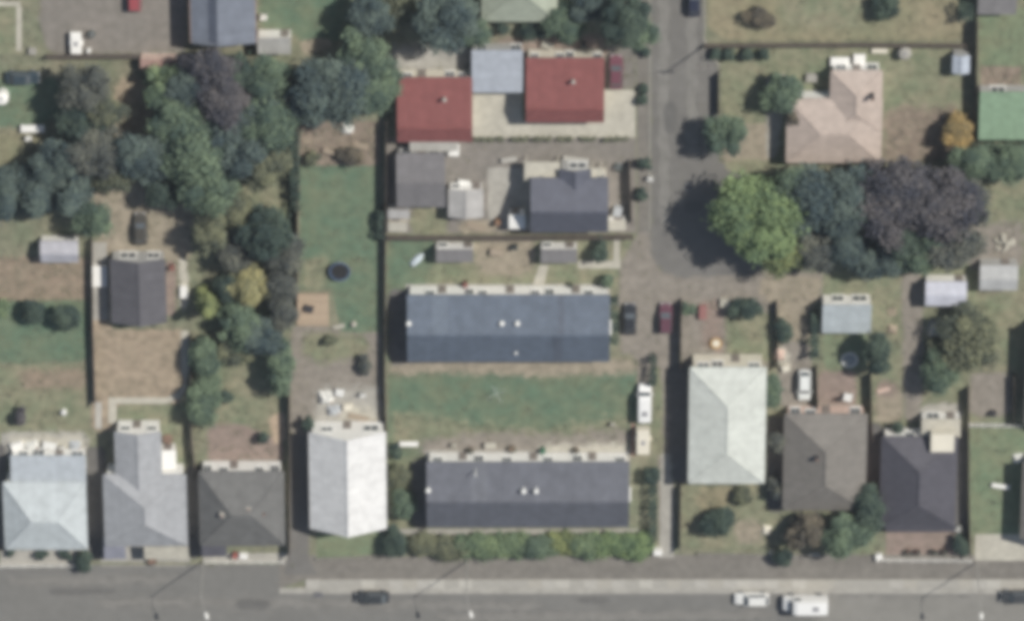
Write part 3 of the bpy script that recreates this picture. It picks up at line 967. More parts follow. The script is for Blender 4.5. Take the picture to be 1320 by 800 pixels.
# --- garage and sheds on the left
rm5 = roofmat('roof_dark_garage', roofcol(96, 95, 100, 1.0), 'y', var=0.08)
building('garage', 'dark grey gabled garage on the bare earth drive', 'garage', [GB(k='gable', ax='y', r=(144, 334, 213, 416), e=2.4, rise=1.1, ro=.52, oh=(.2, .2, .2, .08))],
         m_greyw, rm5, faces=[GB(N='bb', S='w.d', W='w', E='d')])
rm6 = roofmat('roof_lilac', roofcol(178, 178, 186), 'x', var=0.08)
building('pale_shed', 'pale lilac roofed shed under the conifers by the brown garden', 'shed', [GB(k='gable', ax='x', r=(52, 312, 101, 337), e=2.0, rise=.6, oh=(.1, .1, .1, .06))], m_white, rm6, faces=[GB(N='.', S='d.w')])
building('pink_shed', 'low terracotta pink roofed shed behind the car park fence', 'shed', [GB(k='lean', hi='N', r=(181, 76, 228, 87), e=1.9, rise=.25, oh=(.05,) * 4)], m_pinkw, mat('roof_pink', c(176, 146, 138), streak='x'), faces=[GB(S='d.w')])
rm7 = roofmat('roof_workshop', roofcol(120, 126, 138), 'y', var=0.1)
b7 = building('workshop', 'tall blue-grey roofed workshop at the top edge, dark strip along its roof', 'workshop',
              [GB(k='gable', ax='y', r=(244, -160, 328, 56), e=3.6, rise=1.0, ro=.42, oh=(.15, .15, .15, .1))], m_brick, rm7, faces=[GB(S='d.w', W='w.w', E='w.w')], trim=m_brick)
roof_strip(b7, GB(k='gable', ax='y', r=(244, -160, 328, 56), e=3.6, rise=1.0, ro=.42), .02, .99, roofmat('roof_workshop_dark', roofcol(88, 94, 108), 'y'), 'W', u0=.66, u1=.97)
building('white_shed', 'pale shed with bright white front beside the tall workshop', 'shed', [GB(k='lean', hi='N', r=(332, 48, 375, 69), e=2.4, rise=.3, oh=(.08,) * 4)], m_white, roofmat('roof_palegrey2', roofcol(168, 168, 166), 'x'), faces=[GB(N='d..', S='w')])

# --- right street houses
rm8 = roofmat('roof_sagewhite', roofcol(206, 210, 204, 1.02), 'y', var=0.08)
b8 = building('sage_white_house', 'large house with pale sage-white roof beside the lane', 'house',
              [GB(k='hip', ax='y', r=(889, 474, 986, 622), e=4.0, rise=1.3, hip=5.0)], m_cream, rm8, faces=[GB(N='wdbw', S='wwdww', W='w.w.w', E='w.w.w')])
rm9 = roofmat('roof_brown_grey', roofcol(128, 124, 119, 1.03), 'y', var=0.08)
b9 = building('brown_grey_house', 'grey-brown tiled hip roof house with pink brick patio behind', 'house',
              [GB(k='hip', ax='y', r=(1011, 534, 1116, 656), e=2.8, rise=1.9, hip=4.6)], m_pinkw, rm9, faces=[GB(N='b.dwb', S='wdww', W='ww.w', E='w.ww')])
chimney(b9, 1053, 592, 4.6, .4, .5, .5, m_dark)
rm10 = roofmat('roof_plum', roofcol(88, 87, 95, 1.06), 'y', var=0.08)
b10 = building('plum_roof_house', 'dark plum-grey hip roof house with cream box on its roof', 'house',
               [GB(k='hip', ax='y', r=(1136, 563, 1232, 678), e=2.8, rise=1.9, hip=4.2),
                GB(k='lean', hi='S', r=(1188, 541, 1238, 562), e=2.4, rise=.3, rm=m_conc3, oh=(.1, 0, .1, .05)),
                GB(k='lean', hi='N', r=(1142, 676, 1232, 684), e=2.3, rise=.2, rm=rm10, posts=1)],
               m_white, rm10, faces=[GB(N='wdw.', S='wdbw', W='w.w', E='w.w'), GB(N='db')])
p = G(1215, 570, 4.0)
part(b10, 'roof_lantern', MB().box((p.x - 1.5, p.y - 1.3, 3.0), (p.x + 1.5, p.y + 1.3, 4.2)), m_cream)
rm11 = roofmat('roof_pinkbeige', roofcol(184, 170, 161, 1.0), 'y', var=0.08)
b11 = building('pink_beige_house', 'house with pinkish beige hip roof and short wing, white terrace behind', 'house',
               [GB(k='hip', ax='x', r=(1015, 128, 1136, 209), e=2.7, rise=1.1, hip=4.2),
                GB(k='hip', ax='y', r=(1071, 92, 1136, 170), e=2.7, rise=1.0, hip=3.0, oh=(.3, .2, .3, .05))],
               m_white, rm11, faces=[GB(S='wwdww', W='w.w', N='w.....', E='w.w'), GB(N='bdb', W='w', E='w')])
chimney(b11, 1125, 128, 3.8, .8, .45, .45, m_dark)
rm12 = roofmat('roof_bluewhite', roofcol(176, 184, 188), 'x', var=0.06)
building('garage', 'light blue-grey roofed garage with pale front at the green lawn', 'garage', [GB(k='lean', hi='N', r=(1060, 390, 1123, 428), e=2.3, rise=.6, oh=(.1, .1, .1, .04))], m_white, rm12, faces=[GB(N='bb', S='w')])
building('pale_shed', 'lavender-white roofed shed below the dark purple trees', 'shed', [GB(k='gable', ax='x', r=(1193, 364, 1246, 393), e=2.3, rise=.4, oh=(.1, .1, .1, .06))], m_white, roofmat('roof_lavender', roofcol(198, 200, 211), 'x', var=0.08), faces=[GB(N='d..', S='w')])
building('pale_shed', 'pale grey ribbed roof shed below the rubble heap at the right', 'shed', [GB(k='gable', ax='x', r=(1263, 343, 1312, 373), e=2.3, rise=.4, oh=(.1, .1, .1, .06))], m_greyw, roofmat('roof_ribbed', roofcol(182, 183, 183), 'x', var=.1), faces=[GB(N='d.', S='w')])
building('tool_shed', 'narrow pale blue tool shed by the dark fence near the golden tree', 'shed', [GB(k='gable', ax='y', r=(1229, 72, 1249, 95), e=2.0, rise=.3, oh=(.05,) * 4)], m_greyw, roofmat('roof_toolshed', roofcol(178, 186, 198), 'y', var=0.08), faces=[GB(S='d')])
building('green_roof_garage', 'garage with pale green roof cut by the right edge', 'garage', [GB(k='lean', hi='S', r=(1262, 120, 1420, 178), e=2.5, rise=.5, oh=(.1,) * 4)], m_greyw, roofmat('roof_green', roofcol(128, 152, 128), 'x', var=0.08), faces=[GB(N='w.b', W='d')])
building('neighbour_house', 'house beyond the right edge casting shade on the lawn', 'house', [GB(k='gable', ax='y', r=(1318, 596, 1420, 694), e=3.0, rise=2.0)], m_white, rm9, faces=[GB(N='w', W='w.w')])
building('neighbour_house', 'house beyond the right edge casting shade on the patio', 'house', [GB(k='gable', ax='y', r=(1324, 420, 1420, 546), e=3.0, rise=2.0)], m_white, rm9, faces=[GB(N='w', W='w.w')])
building('grey_roof_house', 'grey roof corner of a house at the top right corner', 'house', [GB(k='gable', ax='x', r=(1262, -90, 1312, 18), e=2.5, rise=1.2)], m_white, rmSh, faces=[GB(S='w.w', W='w')])

# ------------------------------------------------------------------ fences
bay = MB()
R2 = random.Random(3)
for i in range(14):
    x = i * 2.4 / 14
    hh = 1.74 + R2.uniform(-.03, .03)
    bay.box((x + .006, -.012 + R2.uniform(-.004, .004), .04), (x + 2.4 / 14 - .006, .012, hh))
for z in (.35, 1.4):
    bay.box((0, .014, z), (2.4, .06, z + .08))
ME_BAY = bay.mesh('panel')
ME_BAY.materials.append(m_timber)
ME_POST = MB().box((-.055, -.055, 0), (.055, .055, 1.85)).mesh('post')
ME_POST.materials.append(m_timber)


def fence(label, pts, h=1.8, group='timber paling fences between the yards'):
    ws = [G(x, y) for x, y in pts]
    root = thing('paling_fence', label, 'fence', ws[0], group=group)
    for a, b in zip(ws, ws[1:]):
        d = b - a
        n = max(1, round(d.length / 2.4))
        s = d.length / n / 2.4
        rz = math.atan2(d.y, d.x)
        for i in range(n):
            p = a + d * (i / n) - ws[0]
            data_child(root, 'panel', ME_BAY, (p.x, p.y, 0), rz, (s, 1, h / 1.8))
            data_child(root, 'post', ME_POST, (p.x, p.y, 0), rz, (1, 1, h / 1.8))
    p = ws[-1] - ws[0]
    data_child(root, 'post', ME_POST, (p.x, p.y, 0), 0, (1, 1, h / 1.8))
    return root


fence('paling fence between the bare earth drive and the left garden', [(119, 305), (120, 420), (123, 516)], 1.6)
fence('paling fence between the grey and charcoal roofed houses', [(246, 430), (247, 560), (253, 610)], 1.7)
fence('paling fence along the drive of the white gabled house', [(373, 470), (374, 600), (373, 712)], 2.0)
fence('paling fence on the left side of the long narrow lawn', [(383, 150), (384, 250), (383, 400)], 2.0)
fence('paling fence on the right side of the long narrow lawn', [(498, 150), (497, 300)], 2.0)
fence('paling fence at the left end of the middle flats', [(497, 302), (496, 480), (498, 556)], 1.5)
fence('paling fence below the black roofed house and the grey unit', [(500, 303), (640, 303), (815, 302)], 1.5)
fence('paling fence between black roofed house and the side road', [(811, 205), (814, 284)], 1.8)
fence('paling fence behind the maroon car on the lane', [(878, 384), (877, 470)], 2.0)
fence('paling fence along the lane in front of the sage-white house', [(877, 622), (876, 704)], 1.6)
fence('paling fence right of the cluttered yard behind the sage-white house', [(1001, 386), (1002, 470)], 1.5)
fence('paling fence between white car and pink brick patio', [(1052, 470), (1054, 530)], 1.6)
fence('paling fence between the brown-grey and plum roofed houses', [(1122, 478), (1124, 560)], 1.8)
fence('paling fence between the plum roofed house and the right lawn', [(1248, 496), (1248, 620), (1250, 712)], 1.8)
fence('paling fence between car park and the wooded gardens', [(60, 70), (240, 69)], 1.4)
fence('paling fence between the two upper right lawns', [(908, 56), (1100, 55), (1246, 56)], 1.3)
fence('tall paling fence in front of the green roofed garage', [(1259, 20), (1258, 100), (1260, 185)], 2.4)
fence('paling fence along the lawn of the round green tree', [(926, 92), (926, 145)], 1.6)
fence('paling fence beside the patio cut by the right edge', [(1306, 480), (1306, 540)], 1.5)


def low_fence(label, x0, y0, x1, y1, h=.9, m=m_white):
    a, b = G(x0, y0), G(x1, y1)
    root = thing('picket_fence', label, 'fence', a)
    d = b - a
    n = max(2, round(d.length / 1.6))
    for i in range(n + 1):
        p = a + d * (i / n)
        part(root, 'post', MB().box((p.x - .06, p.y - .06, 0), (p.x + .06, p.y + .06, h)), m)
    for z in (h * .3, h * .8):
        part(root, 'rail', MB().bar(a + Vector((0, 0, z)), b + Vector((0, 0, z)), .05, .09), m)
    pk = MB()
    k = int(d.length / .16)
    nr = Vector((-d.y, d.x, 0)).normalized() * .035
    for i in range(k):
        p = a + d * ((i + .5) / k) + nr
        pk.bar(p + Vector((0, 0, .06)), p + Vector((0, 0, h)), .09, .02)
    part(root, 'picket_row', pk, m)
    return root


low_fence('low white picket fence in front of the pale bluish roofed house', 0, 727, 96, 726)
low_fence('low white picket fence in front of the plum roofed house', 1130, 719, 1252, 720)
low_fence('low pale picket fence at the tan lawn of the sage-white house', 900, 711, 976, 713, .7, m_conc2)
low_fence('white rail fence along the top of the right lawn', 1250, 545, 1316, 546, 1.0)
low_fence('low white picket fence in front of the charcoal roofed house', 262, 722, 366, 722, .8)
low_fence('low white picket fence at the front lawn of the white gabled house', 408, 718, 494, 718, .6, m_conc2)


# ------------------------------------------------------------------ trees and shrubs
def fastmesh(name, V, tint):
    """V: (n,4,3) quads"""
    n = len(V)
    me = bpy.data.meshes.new(name)
    me.vertices.add(n * 4)
    me.vertices.foreach_set('co', V.reshape(-1).astype(np.float32))
    me.loops.add(n * 4)
    me.loops.foreach_set('vertex_index', np.arange(n * 4, dtype=np.int32))
    me.polygons.add(n)
    me.polygons.foreach_set('loop_start', np.arange(0, n * 4, 4, dtype=np.int32))
    me.polygons.foreach_set('loop_total', np.full(n, 4, dtype=np.int32))
    at = me.attributes.new('tint', 'FLOAT', 'FACE')
    at.data.foreach_set('value', tint.astype(np.float32))
    me.update(calc_edges=True)
    return me


def leaves(rng, P, Nn, size, blobt):
    """quads at P facing roughly Nn"""
    n = len(P)
    nr = Nn + rng.normal(0, .42, (n, 3))
    nr /= np.linalg.norm(nr, axis=1)[:, None] + 1e-9
    t = np.cross(nr, rng.normal(0, 1, (n, 3)))
    t /= np.linalg.norm(t, axis=1)[:, None] + 1e-9
    b = np.cross(nr, t)
    s = size * rng.uniform(.55, 1.25, n)[:, None]
    V = np.stack([P + t * s, P + b * s * .6 + nr * s * .12, P - t * s * .9, P - b * s * .65], axis=1)
    tint = np.clip(blobt + rng.normal(0, .22, n), 0, 1)
    return V, tint


def crown(seed, rx, ry, rz, zc, kind='broad', dens=1.0):
    rng = np.random.default_rng(seed)
    r = (rx + ry) / 2
    if kind == 'hedge':
        A = 2 * (rx * ry * 4) + 4 * (rx + ry) * rz * 2
        n = int(A * 14 * dens)
        u = rng.uniform(-1, 1, (n, 3))
        ax = rng.integers(0, 3, n)
        sg = np.where(rng.random(n) < .5, -1, 1)
        ax[rng.random(n) < .4] = 2
        sg[ax == 2] = np.where(rng.random((ax == 2).sum()) < .93, 1, -1)
        u[np.arange(n), ax] = sg * rng.uniform(.75, 1.05, n)
        lump = 1 + .10 * np.sin(u[:, 0] * rx * 2.3 + seed) + .10 * np.sin(u[:, 1] * ry * 2.7 + seed * 2)
        P = u * np.array([rx, ry, rz]) * lump[:, None] + np.array([0, 0, zc])
        Nn = np.zeros((n, 3))
        Nn[np.arange(n), ax] = sg
        bt = .45 + .3 * np.sin(P[:, 0] * 1.3 + seed) * np.sin(P[:, 1] * 1.7)
        return leaves(rng, P, Nn + [0, 0, .3], .20, bt)
    nb = int(np.clip(12 + r * 11, 12, 80))
    if kind == 'conifer':
        tt = rng.uniform(0, 1, nb) ** 1.4
        ang = rng.uniform(0, 6.283, nb)
        rad = (1 - tt) * rng.uniform(.35, .85, nb)
        C = np.stack([np.cos(ang) * rad * rx, np.sin(ang) * rad * ry, (tt * 2 - 1) * rz * .92], 1)
        br = r * (.20 + .20 * (1 - tt)) * rng.uniform(.8, 1.2, nb)
    else:
        d = rng.normal(0, 1, (nb, 3))
        d /= np.linalg.norm(d, axis=1)[:, None]
        d[:, 2] = np.where(rng.random(nb) < .8, np.abs(d[:, 2]), d[:, 2])
        k = rng.uniform(.25, 1.0, nb)
        C = d * k[:, None] * np.array([rx, ry, rz])
        br = r * (rng.uniform(.16, .40, nb) if r > 2.4 else rng.uniform(.26, .50, nb))
    Vs, Ts = [], []
    ls = float(np.clip(.11 + r * .042, .13, .30))
    for i in range(nb):
        n = int(4 * math.pi * br[i] ** 2 * 1.5 * dens / (ls * ls))
        n = max(20, min(n, 900))
        dd = rng.normal(0, 1, (n, 3))
        dd /= np.linalg.norm(dd, axis=1)[:, None]
        dd[:, 2] = np.where(rng.random(n) < .75, np.abs(dd[:, 2]), dd[:, 2])
        rr = br[i] * np.abs(rng.normal(.82, .34, n))[:, None]
        P = C[i] + dd * rr * np.array([1, 1, .85])
        bt = np.full(n, np.clip(rng.normal(.48, .30), .0, 1.0))
        V, t = leaves(rng, P, dd + np.array([.15, .12, .75]), ls, bt)
        Vs.append(V)
        Ts.append(t)
    V = np.concatenate(Vs)
    V[:, :, 2] += zc
    return V, np.concatenate(Ts)


LC = {
    'dk': (.100, .142, .122), 'blue': (.134, .182, .176), 'mid': (.172, .238, .178), 'lt': (.235, .315, .200), 'brt': (.235, .325, .180),
    'olive': (.200, .222, .160), 'purple': (.150, .150, .166), 'grey': (.168, .185, .168), 'yel': (.37, .37, .22), 'gold': (.44, .35, .18),
    'lime': (.28, .33, .17), 'brown': (.19, .178, .148),
}
SEED = [100]


def tree(label, cx, cy, r, h, col='mid', ry=None, kind='broad', name=None, group=None, rzf=.8, dens=1.0):
    """r, ry: crown half width and depth in photo pixels; (cx, cy): the crown's middle; h: height in metres"""
    SEED[0] += 1
    sd = SEED[0]
    rr = random.Random(sd)
    rx = r * M_PX
    ryw = (ry or r) * M_PX
    rz = min(h * .48, (rx + ryw) / 2 * rzf)
    if kind == 'conifer':
        rz = h * .45
    zc = h - rz
    if kind == 'hedge':
        rz = h / 2 - .05
        zc = h / 2
    p = G(cx, cy, zc)
    small = h < 2.6
    nm = name or ('hedge' if kind == 'hedge' else 'shrub' if small else 'conifer_tree' if kind == 'conifer' else 'tree')
    cat = 'hedge' if kind == 'hedge' else 'shrub' if small else 'tree'
    root = thing(nm, label, cat, (p.x, p.y, 0), group=group)
    tr = MB()
    t0 = max(.05, h * .022 + rx * .02)
    if kind == 'hedge':
        long_x = rx >= ryw
        L = max(rx, ryw)
        k = max(2, int(L * 2 / 1.2))
        for i in range(k):
            q = -L + (i + .5) * 2 * L / k
            x, y = (q, 0) if long_x else (0, q)
            tr.tube([(x, y, 0), (x + rr.uniform(-.1, .1), y + rr.uniform(-.1, .1), h * .75)], [.05, .02], 5)
        part(root, 'stem', tr, m_bark, local=True)
    else:
        tp = [(0, 0, 0)]
        for i in range(1, 5):
            tp.append((rr.uniform(-.05, .05) * rx, rr.uniform(-.05, .05) * rx, (zc + rz * .45) * i / 4))
        tr.tube(tp, [t0 * 1.25, t0, t0 * .8, t0 * .55, t0 * .2], 7)
        for i in range(6 if not small else 4):
            a = i * 6.283 / 6 + rr.uniform(-.4, .4)
            z0 = zc - rz * rr.uniform(.2, .7)
            z0 = max(.15, z0)
            k = rr.uniform(.5, .8)
            tr.tube([(0, 0, z0), (math.cos(a) * rx * k * .5, math.sin(a) * ryw * k * .5, z0 + rz * .35), (math.cos(a) * rx * k, math.sin(a) * ryw * k, z0 + rz * .6)], [t0 * .5, t0 * .32, t0 * .1], 5)
        part(root, 'trunk' if not small else 'stem', tr, m_bark, local=True)
    V, t = crown(sd, rx, ryw, rz, zc, kind, dens)
    me = fastmesh('crown', V, t)
    me.materials.append(leafmat('leaf_' + col, LC[col]))
    part(root, 'crown' if not (small or kind == 'hedge') else 'foliage', me, None, local=True)
    return root


WT = 'trees of the wooded gardens'
for a in (
    # wooded gardens, upper left
    ('dark tree beside the white trailer below the car park', 108, 108, 30, 6.5, 'grey'),
    ('dark leafy tree left of the bare earth clearing', 102, 150, 31, 5.4, 'dk'),
    ('olive tree on the left rim of the bare earth clearing', 136, 140, 25, 6.0, 'olive'),
    ('grey-green tree right below the dark tree of the left gardens', 122, 190, 34, 6.5, 'grey'),
    ('dark bluish tree above the conifers at the left', 92, 202, 30, 5.6, 'blue'),
    ('bright green small tree right of the bare earth clearing', 212, 108, 27, 4.5, 'lt'),
    ('leafy green tree below the bright green small one', 228, 150, 33, 6.5, 'mid'),
    ('grey-purple tree below the tall workshop', 268, 84, 32, 6.5, 'purple'),
    ('purplish tree in the middle of the upper wood', 290, 128, 34, 7.5, 'purple'),
    ('dark tree right below the workshop corner', 312, 92, 26, 6.0, 'dk'),
    ('green tree below the pale shed with bright white front', 348, 102, 30, 6.5, 'mid'),
    ('broad green tree in the middle of the wood', 258, 188, 46, 8.0, 'mid'),
    ('blue-green tree right of the broad green tree', 306, 182, 38, 8.0, 'blue'),
    ('tall green tree at the right rim of the wood', 352, 158, 36, 8.0, 'mid'),
    ('green tree at the lower right rim of the wood', 342, 212, 30, 6.5, 'olive'),
    ('green tree above the grey gravel patch of the wood', 268, 236, 36, 7.0, 'mid'),
    ('dark small tree above the parked dark car', 214, 244, 22, 4.5, 'dk'),
    ('dark tree between clearing and tan drive', 186, 200, 34, 7.0, 'blue'),
    ('very large dark tree left of the first red roof', 428, 112, 44, 9.0, 'blue'),
    ('green tree filling the corner above the red-brown garden bed', 470, 122, 32, 7.5, 'mid'),
    ('green tree between the top lawn and the large dark tree', 468, 66, 30, 6.5, 'mid'),
    ('dark tree at the top edge beside the lawn', 480, 14, 26, 6.0, 'blue'),
    ('olive scrubby tree at the top edge left of the big dark tree', 512, 10, 22, 4.5, 'olive'),
    ('big dark tree at the top edge above the first red roof', 575, 24, 36, 8.5, 'blue'),
    ('small green tree left of the sage roof corner', 608, 38, 20, 4.0, 'mid'),
    ('small green tree right of the sage roof corner', 728, 28, 22, 4.0, 'mid'),
    ('blue-green tree at the top edge right of the sage roof', 762, 4, 24, 5.0, 'blue'),
    ('tall dark roadside tree above the maroon car', 805, 22, 30, 8.5, 'dk'),
    ('green roadside tree at the top of the side road', 822, 40, 20, 5.5, 'mid'),
    # conifers at the left edge
    ('leftmost blue-green conifer by the pale lilac shed', 8, 258, 34, 8.5, 'blue', 32, 'conifer'),
    ('second blue-green conifer from the left edge', 48, 256, 34, 9.0, 'blue', 32, 'conifer'),
    ('third blue-green conifer from the left edge', 90, 252, 34, 9.0, 'blue', 32, 'conifer'),
    ('green tree between the conifers and the tan drive', 120, 280, 24, 5.5, 'mid'),
    # left middle gardens
    ('slender olive tree right of the parked dark car', 272, 300, 20, 5.5, 'olive', 32),
    ('dark round tree above the yellow bush', 344, 300, 34, 6.5, 'dk'),
    ('green tree against the long lawn fence', 366, 320, 20, 5.0, 'grey', 26),
    ('round yellow-green bush in the left gardens', 322, 364, 27, 4.2, 'yel'),
    ('slender lime green cypress right of the dark garage', 268, 394, 15, 6.0, 'lime', 24, 'conifer'),
    ('green tree below the round yellow-green bush', 306, 416, 28, 5.0, 'mid'),
    ('dark green tree right below the yellow-green bush', 340, 432, 26, 5.0, 'blue'),
    ('green tree below the lime green cypress', 264, 458, 17, 3.4, 'mid', 28),
    ('green tree right of the bare earth drive, lower one', 262, 512, 16, 3.2, 'mid', 30),
    ('green tree by the fence of the grey gravel yard', 360, 470, 16, 4.5, 'mid', 34),
    ('small green tree at the fence corner of the long lawn', 366, 400, 14, 4.0, 'grey', 26),
    ('olive bush tree at the top of the left middle gardens', 300, 268, 22, 4.0, 'olive'),
    ('grey-green tree left of the dark round tree', 300, 318, 20, 4.0, 'grey', 26),
    ('small dark tree between cypress and round yellow-green bush', 292, 368, 15, 3.6, 'dk', 20),
    ('grey tree right of the round yellow-green bush', 362, 362, 17, 4.2, 'grey', 24),
    ('olive tree at the lower end of the left middle gardens', 300, 450, 20, 3.2, 'olive', 18),
    ('dark tree in the upper wood left of the purple pair', 240, 108, 24, 6.0, 'blue'),
    ('olive tree above the tan drive at its left', 150, 222, 26, 5.0, 'olive'),
    ('dark tree in the middle wood between two green ones', 290, 216, 28, 7.0, 'dk'),
    ('grey-green tree at the upper right rim of the wood', 368, 118, 20, 5.5, 'grey', 30),
    ('green tree right of the very large dark tree', 492, 100, 16, 5.0, 'mid', 34),
    ('dark tree in the gap right of the purple pair', 326, 140, 28, 7.0, 'blue'),
    ('green tree at the left rim below the white garden table', 62, 222, 26, 5.5, 'blue'),
    ('bright green low tree at the right flank of the huge bright green one', 1026, 246, 30, 7.5, 'mid', 30),
    ('grey-green tree below the broad dull green tree in the big row', 1052, 318, 28, 6.5, 'grey', 28),
    ('dark blue-green tree below the columnar tree in the big row', 1090, 312, 24, 6.5, 'blue', 26),
    ('dark tree below the purple pair in the middle of the big row', 1164, 300, 30, 7.0, 'dk', 28),
    ('olive-green tree at the right end of the big row of trees', 1244, 262, 22, 6.0, 'grey', 40),
    # right side
    ('huge bright green tree standing at the end of the side road', 980, 275, 56, 9.5, 'brt', 52),
    ('yellow-green tree on the lower right of the huge bright green one', 1008, 318, 36, 6.4, 'lime', 30),
    ('broad dull green tree right of the huge bright green one', 1052, 262, 44, 8.5, 'blue', 46),
    ('blue-green columnar tree in the row of big trees', 1096, 262, 24, 8.5, 'blue', 46),
    ('broad purple-leaved tree in the row of big trees', 1152, 252, 42, 9.0, 'purple', 54),
    ('dark purple tree below the red-brown bare patch', 1212, 252, 42, 9.0, 'purple', 50),
    ('olive-green tree below the dark purple tree', 1224, 312, 38, 7.0, 'grey', 34),
    ('small green tree below the blue-green columnar tree', 1118, 326, 26, 5.0, 'blue', 28),
    ('green tree above the lavender-white shed', 1186, 320, 32, 6.5, 'mid', 30),
    ('green tree above the gravel drive', 1156, 324, 24, 5.5, 'blue', 30),
    ('dark green tree right of the golden tree, cut by the edge', 1300, 210, 30, 5.0, 'mid', 18),
    ('dark green tree below the golden tree', 1254, 206, 26, 5.0, 'mid', 18),
    ('golden yellow round tree beside the tall dark fence', 1237, 168, 19, 3.6, 'gold'),
    ('round green tree on the tan pad by the side road', 934, 172, 26, 5.5, 'mid'),
    ('small reddish brown tree at the corner of the pink-beige house', 1024, 150, 9, 3.2, 'brown'),
    ('dark green tree beside the gravel drive and the lawn', 1132, 452, 13, 5.0, 'dk', 32),
    ('spreading dull green tree right of the gravel drive', 1250, 432, 32, 4.4, 'olive', 46),
    ('green tree left of the grey patio at the right', 1214, 474, 18, 4.0, 'mid', 28),
    ('tall brown-green tree in front of the brown-grey house', 1036, 682, 26, 4.2, 'brown', 26),
    ('leafy green tree in front of the brown-grey house corner', 1094, 688, 30, 5.0, 'mid', 32),
    ('narrow dark tree between the brown-grey and plum houses', 1122, 650, 13, 4.6, 'dk', 30),
    ('grey-leaved tree in the gap left of the brown-grey house', 1000, 570, 9, 3.4, 'grey', 16),
):
    lb, cx, cy, r, h, col = a[:6]
    tree(lb, cx, cy, r, h, col, a[6] if len(a) > 6 else None, a[7] if len(a) > 7 else 'broad')

